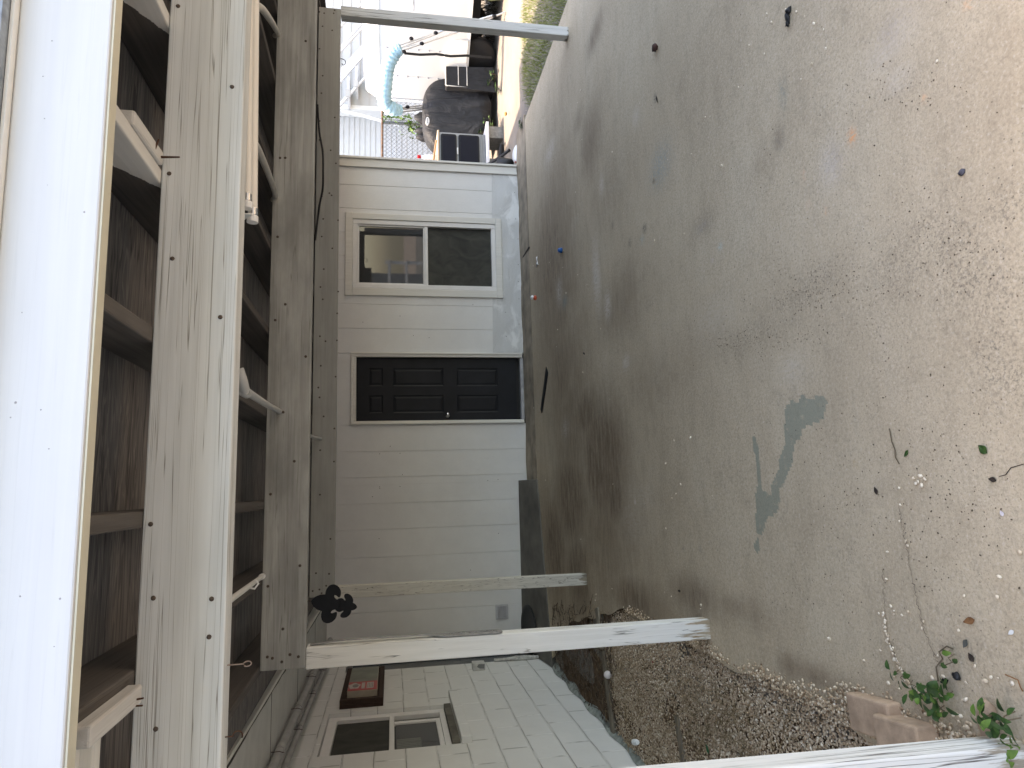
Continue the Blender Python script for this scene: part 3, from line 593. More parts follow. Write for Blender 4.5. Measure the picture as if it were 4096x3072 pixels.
# nail marks and scuffs on the fascia face: small set-in plugs
dm = simple('nail hole', (0.34, 0.33, 0.33), 0.9)
for px_, py_, r_ in [(208,163,.0028),(172,305,.0024),(178,474,.0022),(337,848,.0035),(88,1250,.0022),(163,1639,.0025),(62,1610,.004),(42,1670,.0025),(195,1795,.0025),(240,2395,.0035),(80,2385,.003),(216,2586,.0018),(190,740,.0015)]:
    p = W(px_, py_, 1.29); yf = fa(p.x)-.036; p = W(px_, py_, yf)
    h_ = MB(); h_.lathe([(r_*.6, 0), (r_*0.4, 0.0005)], (p.x, yf+0.0001, p.z), (0, -1, 0), 7); obj('nail_hole', h_, dm, fas)

def beam(x0, x1, y0, t_, z0, z1, mat, ply=2):
    b = MB(); b.box(x0, x1, y0, y0+t_/ply-0.001, z0, z1)
    o = obj('beam', b, mat, cpt, bevel=0.004)
    if ply == 2:
        b = MB(); b.box(x0+.004, x1-.02, y0+t_/2+0.001, y0+t_, z0+.003, z1-.002); obj('back_ply', b, mat, o, bevel=0.004)
    return o
b1 = beam(-1.10, 4.40, 1.73, .080, 2.044, 2.234, M['beam'])
b2 = beam(-0.80, 4.40, 3.42, .080, 2.060, slope(3.42)-0.001, M['beam_worn'])
b3 = beam(-0.80, 4.29, 5.63, .080, 2.108, slope(5.63)-0.001, M['beam_far'])
def nails(b, yf, pts, r=.0055, z=None):
    for px_, py_ in pts:
        p = W(px_, py_, yf); h_ = MB(); h_.lathe([(r*0.9, 0), (r, 0.0012), (r*0.5, 0.0022)], (p.x, yf-0.0001, p.z), (0, -1, 0), 8); obj('nail', h_, M['nail'], b)
k1 = 1400/2212
nails(b1, 1.73, [(1126*k1,40*k1),(1070*k1,1098*k1),(1090*k1,1000+55*k1),(953*k1,2022+118*k1),(970*k1,2022+585*k1),(1338*k1,2022+590*k1),(985*k1,2022+1412*k1),(1467*k1,550*k1),(1393*k1,1000+425*k1),(1322*k1,2022+830*k1)], .0058)
nails(b2, 3.42, [(1770*k1,998*k1),(1803*k1,998*k1),(1933*k1,260*k1),(1755*k1,1497*k1),(1740*k1,1000+443*k1),(1803*k1,1000+343*k1),(1932*k1,1000+673*k1),(1710*k1,1000+1543*k1),(1694*k1,2022+510*k1),(1690*k1,2022+957*k1),(1722*k1,2022+965*k1),(1781*k1,2022+988*k1),(1833*k1,2022+942*k1),(1886*k1,2022+955*k1),(1896*k1,2022+380*k1),(1788*k1,2022+780*k1),(1790*k1,1025*k1+1000),(1860*k1,1000+1335*k1)], .007)
k8 = 350/645
n3 = [(1000+k8*x, k8*y) for x, y in [(512,88),(547,97),(624,76),(617,98),(535,194),(606,224),(513,360),(536,558),(527,687),(625,866),(514,892),(513,1032),(595,1108),(634,1204),(586,1424),(530,1446),(540,1614),(602,1440)]]
n3 += [(1250+.4973*x, 700+.4973*y) for x, y in [(87,353),(206,364),(75,495),(160,590),(91,757),(64,901),(207,938),(83,1000),(199,1113),(60,1297),(105,1337),(197,1330),(67,1534),(186,1622)]]
n3 += [(1250+.4973*x, 1500+.4973*y) for x, y in [(47,101),(57,180),(90,333),(176,430),(62,605),(173,696),(60,962),(144,1318),(28,1594),(134,1599)]]
n3 += [(1100+.4973*x, 2247+.4973*y) for x, y in [(330,92),(435,97),(303,235),(358,223),(412,193),(375,253)]]
nails(b3, 5.63, n3, .0075)
def post(x0, x1, y0, y1, z1, mat, lean=(0, 0), z0=-0.02):
    b = MB(); lx, ly = lean
    b.hexa([(x0,y0,z0),(x1,y0,z0),(x0,y1,z0),(x1,y1,z0),(x0+lx,y0+ly,z1),(x1+lx,y0+ly,z1),(x0+lx,y1+ly,z1),(x1+lx,y1+ly,z1)])
    return obj('post', b, mat, cpt, bevel=0.006, origin=((x0+x1)/2, (y0+y1)/2, 0))
post(-0.803, -0.712, 1.645, 1.733, 2.044, M['post_near'], (0.012, 0.06))
post(-0.822, -0.722, 3.50, 3.59, 2.06, M['post'], (0.012, -0.07))
post(-0.850, -0.755, 5.83, 5.92, 2.108, M['post_dirty'], (0.03, -0.19))
post(4.235, 4.330, 5.64, 5.73, 2.108, M['post_grey'])
obj('hook', MB().tube([Vector((3.82,5.66,2.108)),Vector((3.82,5.66,2.09)),Vector((3.81,5.66,2.07)),Vector((3.785,5.66,2.06)),Vector((3.765,5.66,2.07)),Vector((3.76,5.66,2.085)),Vector((3.775,5.66,2.095))], .0035, 6), M['black_metal'], b3)
# rusty nails sticking out of the scabs
for a, b in [((1005*k1,993*k1,1.70),(1135*k1,993*k1,1.69)),((975*k1,945*k1,1.66),(1003*k1,880*k1,1.66)),((870*.3165+200,2600+670*.3165,1.68),(1180*.3165+200,2600+608*.3165,1.66)),((850*.3165+200,2600+717*.3165,1.68),(1168*.3165+200,2600+703*.3165,1.66))]:
    obj('bent_nail', MB().tube([W(*a), W(*b)], [.0035, .002], 6), M['rust'], cpt)
# hooks under the front beam
p = W(905, 2661, 1.765); obj('eye_hook', MB().tube([(p.x,1.765,2.046),(p.x,1.765,2.018)]+[(p.x+.004*math.sin(a)*1.3,1.765+.003*math.sin(a),2.008-.009+.009*math.cos(a)) for a in np.linspace(0, 5.6, 12)], .0017, 6), simple('rusted hook', (0.20, 0.15, 0.125), .8, .3), b1)
p = W(903, 2948, 1.775); obj('hook', MB().tube([(p.x,1.775,2.046),(p.x,1.775,2.03)]+[(p.x+.011*math.sin(a),1.775,2.018+.011*math.cos(a)) for a in np.linspace(0, 3.6, 10)], .0016, 6), M['rust'], b1)

# ------------------------------------------------------------------ things hung on the carport
t = thing('tube_light', (1.38, 1.86, 2.03), 'white twin-tube strip light fixed behind the front beam', 'light fixture')
fx = MB(); fx.box(0.76, 2.05, 1.815, 1.93, 2.085, 2.13); obj('housing', fx, M['white_plain'], t, bevel=0.004)
for yy, zz, xe in ((1.850, 2.052, 0.800), (1.890, 2.044, 0.776)):
    tb = obj('tube', MB().tube([(xe, yy, zz), (2.00, yy, zz+.024)], .0130, 14), simple('unlit tube glass', (0.72, 0.68, 0.62), 0.22, 0.03, bump=0.0, spec=0.5), t)
    obj('end_cap', MB().tube([(xe-.002, yy, zz), (xe+.018, yy, zz)], .0133, 14), M['chrome'], tb)
    obj('socket', MB().tube([(xe-.022, yy, zz), (xe-.004, yy, zz)], .0155, 14), M['vinyl'], tb)
fx = MB(); fx.prism([(0.756,1.83,2.03),(0.756,1.87,2.06),(0.756,1.90,2.10),(0.756,1.83,2.10)], (-0.003, 0, 0)); obj('end_plate', fx, M['white_plain'], t)

def bentpipe(name, pts, r, mat, label, group=None):
    # smooth a polyline
    pts = [Vector(p) for p in pts]; out = []
    for i in range(len(pts)-1):
        p0 = pts[max(i-1, 0)]; p1 = pts[i]; p2 = pts[i+1]; p3 = pts[min(i+2, len(pts)-1)]
        for k in range(6):
            u = k/6; out.append(0.5*((2*p1)+(p2-p0)*u+(2*p0-5*p1+4*p2-p3)*u*u+(3*p1-p0-3*p2+p3)*u**3))
    out.append(pts[-1]); return tag(obj(name, MB().tube(out, r, 10), mat), label, 'conduit', group)
def zc(x, y): return 900+420/2177*x, 1480+420/2177*y
hol = W(*zc(1110, 850), 3.42); el = W(*zc(430, 440), 2.05)
t = thing('conduit_run', (el.x, 2.6, el.z), 'grey conduit with elbow entering a hole in the middle beam', 'conduit')
obj('pipe', MB().tube([el, el.lerp(hol, 0.5)+Vector((0, 0, .004)), el.lerp(hol, 0.9), hol+Vector((0, .02, -.003))], .0125, 12), M['pipe'], t)
e = MB(); e.tube([el-Vector((0, .03, -.008)), el+Vector((0.0, .045, .006))], .0155, 12); e.tube([el+Vector((0, -.02, 0)), el+Vector((.02, -.05, .0)), el+Vector((.055, -.06, .01))], .0155, 12); obj('elbow', e, M['pipe'], t)
h2 = W(900+420/2177*1990, 1480+420/2177*1425, 5.63)
bentpipe('conduit_pipe', [hol+Vector((0.01,.07,.02)), (h2.x-.02, 4.6, 2.262), (h2.x-.005, 5.35, 2.262), (h2.x, 5.55, h2.z+.02), (h2.x, 5.64, h2.z-.002)], .0125, M['pipe'], 'grey conduit curving down into the back beam')
for (a, b, lab) in (((1645*k1,930*k1),(1742*k1,1240*k1),'tan conduit slanting under the roof beside the tube light end'),((1680*k1,60*k1),(1755*k1,215*k1),'thin tan conduit under the roof near the right edge of the photo')):
    A = W(*a, 2.25); B = W(*b, 3.40); bentpipe('roof_conduit', [A-(B-A)*.06+Vector((0,0,.03)), A+Vector((0,0,.012)), A.lerp(B, .5), B, B+(B-A)*.12+Vector((0,0,.02))], .013, M['pipe_tan'], lab)
# cable loop
a, b, c = W(690*1.8517,285*1.8517,5.55), W(698*1.8517,370*1.8517,5.50), W(690*1.8517,445*1.8517,5.55)
bentpipe('cable_loop', [a+Vector((.25,.0,.02)), a, a.lerp(b,.5)+Vector((0,0,-.012)), b, b.lerp(c,.5)+Vector((0,0,-.012)), c, c+Vector((-.3,0,.03))], .0085, M['black_rubber'], 'sagging dark cable loop before the back beam')
# white pvc pipe on the left joist
zz8 = zoomer(850, 2300, 600/1289)
A = W(*zz8(165, 205), 2.3); B = W(*zz8(430, 10), 3.38)
t = thing('pvc_pipe', A, 'thin white pipe with clip running along a joist', 'pipe')
obj('pipe', MB().tube([A-(B-A)*.1, A, B, B+(B-A)*.2], .010, 10), M['trim_y'], t)
A2 = A.lerp(B, .55); obj('clip', MB().tube([A2+Vector((-.012,0,.015)), A2+Vector((-.018,0,-.012)), A2+Vector((.0,.01,-.024)), A2+Vector((.014,.01,-.012))], .004, 6), M['vinyl'], t)
obj('coupling', MB().tube([A.lerp(B,.94), A.lerp(B,1.0)], .014, 10), M['vinyl'], t)

# fleur-de-lis ornament
up = [(138,330),(160,302),(190,275),(250,250),(310,248),(312,215),(322,180),(345,145),(370,128),(400,122),(425,125),(450,135),(475,155),(490,175),(503,200),(507,220),(507,245),(503,268),(492,288),(478,284),(460,270),(443,258),(430,255),(422,262),(424,276),(436,296),(462,312),(480,300),(500,295),(518,294),(535,300),(550,312),(560,325),(570,322),(566,306),(555,290),(548,275),(549,258),(555,245),(570,238),(590,237),(612,245),(630,255),(648,274),(660,295),(667,315),(668,335),(664,352),(685,362),(704,376),(716,392),(722,408)]
ax0 = Vector((138, 331)); ax1 = Vector((722, 409)); da = (ax1-ax0).normalized(); dn = Vector((da.y, -da.x))
half = [((Vector(p)-ax0).dot(da), max(0.0, (Vector(p)-ax0).dot(dn))) for p in up]
KF = .3165/FPX*3.62
top = W(1200+138*.3165, 2300+331*.3165, 3.52); bot = W(1200+722*.3165, 2300+409*.3165, 3.52)
dz = (bot-top).normalized(); dx = Vector((0, 1, 0)).cross(dz).normalized()
if dx.x < 0: dx = -dx
L_ = (bot-top).length/(ax1-ax0).length
loop = [top+dz*a*L_+dx*b*L_ for a, b in half] + [top+dz*a*L_-dx*b*L_ for a, b in reversed(half[1:-1])]
t = thing('fleur_de_lis', top, 'black metal fleur-de-lis hanging from the middle beam', 'ornament')
obj('plate', MB().prism(loop, (0, .005, 0)), M['black_metal'], t, bevel=0.001, seg=1)
bc = top+dz*395*L_; bb = MB()
w_ = dx*66*L_; h_ = dz*30*L_
bb.hexa([bc-w_-h_-Vector((0,.004,0)), bc+w_-h_-Vector((0,.004,0)), bc-w_-h_, bc+w_-h_, bc-w_+h_-Vector((0,.004,0)), bc+w_+h_-Vector((0,.004,0)), bc-w_+h_, bc+w_+h_]); obj('band', bb, M['black_metal'], t, bevel=0.002)
obj('wire', MB().tube([top+Vector((0,.002,.0)), top+Vector((.004,-.01,.014)), Vector((top.x+.003, 3.48, 2.061))], .0012, 5), M['rust'], t)

# steel lever on the post
t = thing('steel_lever', (-0.70, 3.49, 1.12), 'long galvanised steel lever with raised letters fixed to the left front post', 'metal bar')
XP = -0.722
def px_at(z): return XP+0.012*z/2.06
lv = MB(); prof = [(1.120,.022,.006),(1.128,.034,.006),(1.145,.042,.006),(1.40,.042,.006),(1.44,.034,.010),(1.47,.018,.014),(1.50,.013,.018),(1.90,.012,.020),(1.95,.013,.016),(2.00,.014,.008),(2.045,.015,.003)]
vs = []
for z, hw, off in prof:
    yc = 3.55-0.07*z/2.06-0.012; x = px_at(z)+off*0.6
    vs += [(x, yc-hw, z), (x+.006, yc-hw, z), (x+.006, yc+hw, z), (x, yc+hw, z)]
fs = [(i*4+k, i*4+(k+1) % 4, i*4+4+(k+1) % 4, i*4+4+k) for i in range(len(prof)-1) for k in range(4)]+[(0,1,2,3),(len(vs)-4,len(vs)-1,len(vs)-2,len(vs)-3)]
lv.add(vs, fs); obj('lever', lv, M['steel'], t, bevel=0.0015)
cu = bpy.data.curves.new('lettering', 'FONT'); cu.body = 'DEF7VIDOOXYAL'; cu.size = 0.046; cu.extrude = 0.0018; cu.align_y = 'CENTER'; cu.space_character = 0.72
co = bpy.data.objects.new('tmp', cu); COL.objects.link(co); bpy.context.view_layer.update()
tm = bpy.data.meshes.new_from_object(co.evaluated_get(bpy.context.evaluated_depsgraph_get())); bpy.data.objects.remove(co)
xa = max(v.co.x for v in tm.vertices)
tv = [(px_at(1.3)+.0098+v.co.z, 3.505-0.012+v.co.y, 1.415-v.co.x*0.285/xa) for v in tm.vertices]
lm = MB(); lm.add(tv, [tuple(p.vertices) for p in tm.polygons]); obj('lettering', lm, M['chrome'], t); bpy.data.meshes.remove(tm)

# ================================================================== the sided house (door, window)
D = 8.287
hs = thing('sided_house', (1.2, D, 0), 'white hardboard-sided house wall with a black door and a sliding window', 'house')
grooves = [-1.69, -1.38, -1.07, -0.76, -0.44, -0.138, 0.17, 0.478, 0.79, 1.68, 1.99, 2.298, 2.606, 2.914, 3.222, 3.545, 3.86]
wl = MB(); TOP = slope(D)+.139
def strip(x0, x1, z0, z1): wl.box(x0, x1, D, D+.012, z0, z1)
def zlow(x): return 0.128 if x < 0.08 else 0.035
opens = [(0.805, 1.69, 0.03, 2.12), (2.50, 3.40, 0.33, 2.125)]
cuts = sorted(set([-1.889, 4.235, 0.0859]+grooves+[o[k] for o in opens for k in (0, 1)]))
for a, b in zip(cuts[:-1], cuts[1:]):
    ga = .0036 if a in grooves else 0.0; gb = .0036 if b in grooves else 0.0
    mid = (a+b)/2; op = [o for o in opens if o[0] < mid < o[1]]
    segs = [(zlow(mid), TOP)]
    for o in op: segs = [s for q in segs for s in ((q[0], o[2]), (o[3], q[1])) if s[1]-s[0] > .01]
    for z0, z1 in segs: strip(a+ga, b-gb, z0, z1)
for g_ in grooves:
    if not any(o[0] < g_ < o[1] for o in opens): wl.box(g_-.0037, g_+.0037, D+.005, D+.010, zlow(g_), TOP)
    elif g_ > 2.5:
        wl.box(g_-.0037, g_+.0037, D+.005, D+.010, .04, .33); wl.box(g_-.0037, g_+.0037, D+.005, D+.010, 2.125, TOP)
wall = obj('wall', wl, M['siding'], hs, bevel=0.0015, seg=1)
bk = MB(); 
for o_ in [(-1.889,0.80),(1.70,2.49),(3.41,4.235)]: bk.box(o_[0], o_[1], D+.0125, D+.12, 0, TOP)
bk.box(2.49,3.41,D+.0125,D+.12,0,.32); bk.box(2.49,3.41,D+.0125,D+.12,2.13,TOP); bk.box(.80,1.70,D+.0125,D+.12,2.14,TOP)
bk.box(4.12,4.235,D+.121,13.5,-.03,TOP+.05); bk.box(-1.889,4.235,13.3,13.5,-.03,TOP+.05)
obj('wall_core', bk, M['siding'], hs)
rf = MB(); rf.hexa([(-2.2,8.46,2.47),(4.42,8.46,2.47),(-2.2,13.8,2.56),(4.42,13.8,2.56),(-2.2,8.46,2.52),(4.42,8.46,2.52),(-2.2,13.8,2.61),(4.42,13.8,2.61)]); obj('roof', rf, simple('roof felt', (0.3, 0.31, 0.32), 0.9, 0.3, 20, 0.6), hs)
# nail spots on the siding
for x, z in [tuple(W(1250+.4973*x, 1500+.4973*y, D))[::2] for x, y in [(540,634),(704,631),(540,900),(541,911),(704,897),(482,979),(625,573),(723,801),(1410,849),(1492,840),(1497,1273),(535,1316),(1272,1569)]]+[tuple(W(1250+.4973*x, 700+.4973*y, D))[::2] for x, y in [(405,1183),(704,1134),(938,1307),(812,1291),(1290,1041),(1624,144),(1633,355),(1652,516),(1654,722),(1655,858),(1660,997),(1551,1105),(1660,1200),(1558,1300),(1551,1419)]]:
    yy = D-.0075 if (z < .36 and x > 1.7) else D
    obj('nail', MB().lathe([(.005, 0), (.004, .0012)], (x, yy+.0002, z), (0, -1, 0), 7), M['nail'], wall)
# flashing skirt
def fl(u, v):
    x = 1.70+2.45*u; z = 0.012+(0.385-0.012)*v; top = 0.405-0.045*u; z = 0.012+(top-.012)*v
    return Vector((x, D-.0035-0.004*(1-abs(2*v-1))*(0.6+0.6*math.sin(u*37+3*v))-0.006*max(0, math.sin(u*14+v*4))*v*(1-v)*4, z+0.004*math.sin(u*60)*(1 if v == 0 else 0)))
obj('flashing', MB().grid(fl, 120, 10), M['flashing'], hs, fix=False)
# corner trim
tr = MB(); tr.box(4.10, 4.205, D-.026, D-.001, 0.03, TOP-.01); tr.box(4.2065, 4.2345, D-.045, D-.001, 0.03, TOP-.01); obj('corner_trim', tr, M['trim'], hs, bevel=0.003)
# dryer vent
vx0, vx1, vz0, vz1 = -1.545, -1.372, 0.300, 0.452
v = MB(); v.box(vx0, vx1, D-.012, D-.001, vz0, vz1); vt = obj('vent', v, simple('aged plastic', (0.50, 0.50, 0.52), 0.5, 0.15, dirt=0.2), hs, bevel=0.004)
for k in range(3):
    z = vz0+.030+.034*k; l = MB(); l.hexa([(vx0+.022,D-.024,z),(vx1-.022,D-.024,z),(vx0+.022,D-.013,z+.001),(vx1-.022,D-.013,z+.001),(vx0+.022,D-.022,z+.004),(vx1-.022,D-.022,z+.004),(vx0+.022,D-.013,z+.031),(vx1-.022,D-.013,z+.031)]); obj('louvre', l, simple('vent louvre', (0.40, 0.40, 0.42), 0.5, 0.2), vt)
# door
df = MB(); tw = .043
for x0, x1, z0, z1 in [(0.803,0.846,0.03,2.142),(1.634,1.686,0.03,2.152),(0.8465,1.6335,2.090,2.146)]: df.box(x0, x1, D-.018, D+.03, z0, z1)
dfr = obj('door_frame', df, M['trim'], hs, bevel=0.006)
df = MB()
for x0, x1, z0, z1 in [(0.803,0.822,0.03,2.150),(1.668,1.690,0.03,2.158),(0.8225,1.6675,2.128,2.154)]: df.box(x0, x1, D-.028, D-.0185, z0, z1)
obj('moulding', df, M['trim'], dfr, bevel=0.004)
th = MB(); th.box(0.8465, 1.6335, D-.01, D+.09, 0.02, 0.062); obj('threshold', th, simple('worn sill', (0.42, 0.42, 0.43), 0.5, 0.3, metal=0.2), dfr, bevel=0.004)
bh = MB(); bh.box(0.80, 1.70, D+.075, D+.115, 0.02, 2.14); obj('dark_gap', bh, M['black_rubber'], dfr)
M['door'] = simple('near black door paint', (0.0105, 0.012, 0.016), 0.5, 0.3, 5, 0.06, spec=0.25)
dx0, dx1, dz0, dz1 = 0.849, 1.622, 0.112, 2.080; YD = D+.030
door = thing('door_parent_tmp', (0, 0, 0), None, None); bpy.data.objects.remove(door)
dm_ = MB(); panels = [(1.270,1.500,1.773,1.941),(0.938,1.160,1.773,1.941),(1.272,1.497,1.030,1.650),(0.940,1.162,1.030,1.650),(1.285,1.507,0.345,0.862),(0.950,1.170,0.345,0.862)]
xs_ = [dx0, 0.944, 1.164, 1.276, 1.502, dx1]; zs_ = [dz0, 0.345, 0.862, 1.030, 1.650, 1.773, 1.941, dz1]
for i in range(5):
    for j in range(7):
        hole = i in (1, 3) and j in (1, 3, 5)
        if not hole: dm_.box(xs_[i], xs_[i+1], YD, YD+.04, zs_[j]-(.018*(xs_[i]-dx1) if False else 0), zs_[j+1])
dr = obj('door', dm_, M['door'], hs)
for i in (1, 3):
    for j in (1, 3, 5):
        x0, x1, z0, z1 = xs_[i], xs_[i+1], zs_[j], zs_[j+1]; p = MB()
        o1, o2, o3 = .0, .016, .040
        def rect(q, y): return [(x0+q, y, z0+q), (x1-q, y, z0+q), (x1-q, y, z1-q), (x0+q, y, z1-q)]
        vs = rect(o1, YD+.001)+rect(o2, YD+.008)+rect(o3, YD+.003)
        p.add(vs, [(a+k, a+(k+1) % 4, a+4+(k+1) % 4, a+4+k) for a in (0, 4) for k in range(4)]+[(8, 9, 10, 11)]); obj('door_panel', p, M['door'], dr)
kn = MB(); kn.lathe([(.030, 0), (.030, .006), (.012, .010), (.011, .028), (.022, .034), (.027, .046), (.024, .058), (.012, .064)], (0.912, YD, 0.985), (0, -1, 0), 18); obj('door_knob', kn, M['chrome'], dr)
# window
wf = MB()
for x0, x1, z0, z1, p in [(2.410,2.500,0.337,2.144,.022),(3.402,3.480,0.337,2.144,.022),(2.405,3.485,2.1445,2.232,.024),(2.408,3.478,0.258,0.3365,.026)]: wf.box(x0, x1, D-p, D-.0005, z0, z1)
win = obj('window', wf, M['trim'], hs, bevel=0.004)
vf = MB()
for x0, x1, z0, z1, y in [(2.503,2.562,0.338,2.142,.012),(3.338,3.3995,0.338,2.142,.012),(2.5625,3.3375,2.085,2.142,.012),(2.5625,3.3375,0.338,0.392,.012),(2.5625,3.3375,1.208,1.250,.004)]: vf.box(x0, x1, D-y, D+.05, z0, z1)
obj('window_frame', vf, M['vinyl'], win, bevel=0.006)
vf = MB()
for x0, x1, z0, z1 in [(2.5625,2.580,1.2505,2.0845),(3.318,3.3375,1.2505,2.0845),(2.5805,3.3175,2.064,2.0845),(2.5805,3.3175,1.2505,1.268)]: vf.box(x0, x1, D+.004, D+.04, z0, z1)
obj('upper_sash', vf, M['vinyl'], win, bevel=0.003)
vf = MB(); vf.box(2.581, 3.317, D+.020, D+.026, 1.269, 2.0635); obj('glass_pane', vf, M['glass'], win)
vf = MB(); vf.box(2.563, 3.337, D+.030, D+.034, 0.393, 1.2075); obj('insect_screen', vf, M['screen'], win)
vf = MB(); vf.box(2.4, 3.5, D+.06, D+.11, .3, 2.2); obj('dark_room', vf, M['black_rubber'], win)

# ================================================================== block house on the left
XW = -1.89
bl = thing('block_house', (-2.2, 5.0, 0), 'white painted concrete block house wall with window and sliding door', 'house')
w = MB(); ZS = 2.40
for y0, y1, z0, z1 in [(-6.0,5.43,-.05,ZS),(6.40,7.76,-.05,ZS),(5.43,6.40,-.05,1.155),(5.43,6.40,2.205,ZS),(7.76,8.287,2.16,ZS)]: w.box(XW-.14, XW, y0, y1, z0, z1)
w.box(XW-4.0, XW-.141, -6.0, 13.4, -.05, ZS-.01); w.box(XW-.14, XW-.001, 8.29, 13.4, -.05, ZS)
bw = obj('wall', w, M['block_paint'], bl, origin=(XW, 0, 0.884-0.2275*3-0.11375+0.11375))
fd = MB()
def foot(u, v):
    y = 4.0+3.7*u; return Vector((XW+0.005+v*(0.03+0.035*(0.5+0.5*math.sin(u*31))*(0.4+u)), y, 0.02-0.05*v+0.012*math.sin(u*40)))
fd.grid(foot, 90, 3); obj('footing', fd, simple('mossy footing', (0.27, 0.29, 0.26), 0.95, 0.5, 18, 0.7), bl, fix=False)
# window: recess, frame, sashes
sl = MB(); sl.box(XW-.02, XW+.055, 5.415, 6.64, 1.070, 1.152); obj('sill', sl, M['block_paint'], bl, bevel=0.006, origin=(XW, 0, 0.1))
wv = MB(); xr = XW-.045
for y0, y1, z0, z1 in [(5.435,5.50,1.215,2.20),(6.31,6.395,1.215,2.20),(5.5005,6.3095,2.125,2.20),(5.5005,6.3095,1.215,1.262),(5.5005,6.3095,1.648,1.690)]: wv.box(xr-.03, xr+.012, y0, y1, z0, z1)
lw = obj('window', wv, M['vinyl'], bl, bevel=0.004)
wv = MB(); wv.box(xr-.022, xr-.018, 5.5, 6.31, 1.69, 2.126); obj('insect_screen', wv, M['screen'], lw)
wv = MB(); wv.box(xr-.022, xr-.018, 5.56, 6.16, 1.30, 1.64); obj('glass_pane', wv, M['glass'], lw)
wv = MB()
for y0, y1, z0, z1 in [(5.5,5.56,1.263,1.647),(6.16,6.215,1.263,1.647),(5.5605,6.1595,1.263,1.30)]: wv.box(xr-.028, xr-.004, y0, y1, z0, z1)
obj('lower_sash', wv, M['vinyl'], lw, bevel=0.003)
for k in range(7):
    wv = MB(); y = 5.585+.034*k; wv.box(xr-.017, xr-.015, y, y+.026, 1.44, 1.63); obj('blind_slat', wv, simple('blind', (0.20, 0.21, 0.20), 0.7), lw)
wv = MB(); wv.box(xr-.10, xr-.06, 5.40, 6.42, 1.14, 2.22); obj('dark_room', wv, M['black_rubber'], lw)
wv = MB(); wv.box(xr-.03, XW+.01, 5.44, 6.39, 1.156, 1.214); obj('lower_track', wv, simple('grimy track', (0.14, 0.13, 0.11), 0.8, 0.5), lw)
# sliding door
sd_ = MB(); sd_.box(XW-.06, XW-.045, 7.78, 8.27, 0.20, 2.10); sld = obj('sliding_door', sd_, M['glass_blue'], bl)
sd_ = MB()
for y0, y1, z0, z1 in [(7.765,7.80,0.06,2.155),(8.25,8.285,0.06,2.155),(7.8005,8.2495,2.105,2.155),(7.8005,8.2495,0.06,0.20)]: sd_.box(XW-.07, XW-.02, y0, y1, z0, z1)
obj('frame', sd_, simple('dark bronze frame', (0.10, 0.10, 0.10), 0.4, 0.2, metal=0.3), sld, bevel=0.003)
# utility box, pipe stub
ub = MB(); ub.box(XW, XW+.075, 7.43, 7.55, .70, .832); ubx = obj('utility_box', ub, simple('peeling white box', (0.58, 0.58, 0.56), 0.6, 0.3, 12, dirt=0.3), bl, bevel=0.006)
ub = MB(); ub.prism([(XW+.018,7.4285,.712),(XW+.062,7.4285,.705),(XW+.066,7.4285,.77),(XW+.040,7.4285,.79),(XW+.022,7.4285,.76)], (0, -.0012, 0)); obj('bare_patch', ub, simple('grey metal patch', (0.22, 0.225, 0.225), 0.5, 0.2), ubx)
pt = [(XW+.02, 7.735, 0.06+.05*i) for i in range(11)]; obj('pipe_stub', MB().tube(pt, [.020, .021, .026, .030, .027, .031, .024, .019, .018, .018, .018], 9), simple('flaking wrap', (0.50, 0.49, 0.46), 0.8, 0.4, 30, 0.6, dirt=0.4), bl)
# eave: soffit, fascia, roof
so = MB(); so.box(-1.889, -1.20, -6.0, 8.286, ZS+.003, ZS+.012); sof = obj('soffit', so, simple('soffit paint', (0.56, 0.565, 0.55), 0.6, 0.12), bl)
for y in (2.2, 3.42, 4.64, 5.86, 7.08):
    s_b = MB(); s_b.box(-1.885, -1.21, y-.0025, y+.0025, ZS+.001, ZS+.004); obj('joint', s_b, simple('open joint', (0.09, 0.085, 0.075), 0.9), sof)
ef = MB(); ef.box(-1.198, -1.176, -6.0, 8.286, ZS-.006, ZS+.112); obj('eave_board', ef, M['trim_y'], bl, bevel=0.003)
cr = [(-1.205+random.uniform(-.006,.006), y, ZS+.003-random.uniform(0,.006)) for y in np.linspace(2.2, 7.9, 40)]; obj('caulk_line', MB().tube(cr, .007, 5), simple('blackened caulk', (0.07, 0.065, 0.055), 0.9, 0.4), bl)
er = MB(); er.hexa([(-6.2,-6.2,4.0),(-1.15,-6.2,2.53),(-6.2,8.44,4.0),(-1.15,8.44,2.53),(-6.2,-6.2,4.06),(-1.15,-6.2,2.60),(-6.2,8.44,4.06),(-1.15,8.44,2.60)]); obj('roof', er, simple('grey shingles', (0.22, 0.22, 0.22), 0.95, 0.4, 30, 0.8), bl)
# conduits under the soffit
for lab, x, r_, zc_ in (('fat grey conduit run under the soffit nearer the roof edge', -1.60, .030, 2.366), ('thinner grey conduit run under the soffit against the block wall', -1.735, .022, 2.350)):
    c = thing('soffit_conduit', (x, 5, zc_), lab, 'conduit', 'conduits under the soffit')
    obj('pipe', MB().tube([(x, 0.5, zc_), (x+.004, 3.0, zc_-.004), (x-.003, 5.0, zc_), (x, 6.4, zc_-.006), (x-.05, 8.28, zc_-.004)], r_, 12), M['pipe_dark'], c)
    for y in (3.9, 4.75, 5.6, 6.5, 7.3):
        obj('coupling', MB().tube([(x, y, zc_-.002), (x, y+.07, zc_-.002)], r_*1.13, 12), M['pipe_dark'], c)
        obj('strap', MB().tube([(x+r_*1.1, y-.1, ZS), (x+r_*1.15, y-.1, zc_-r_*.5), (x+r_*0.9, y-.1, zc_-r_*1.2), (x+r_*0.9+.01, y-.13, zc_-r_*1.6)], .0022, 5), M['rust'], c)
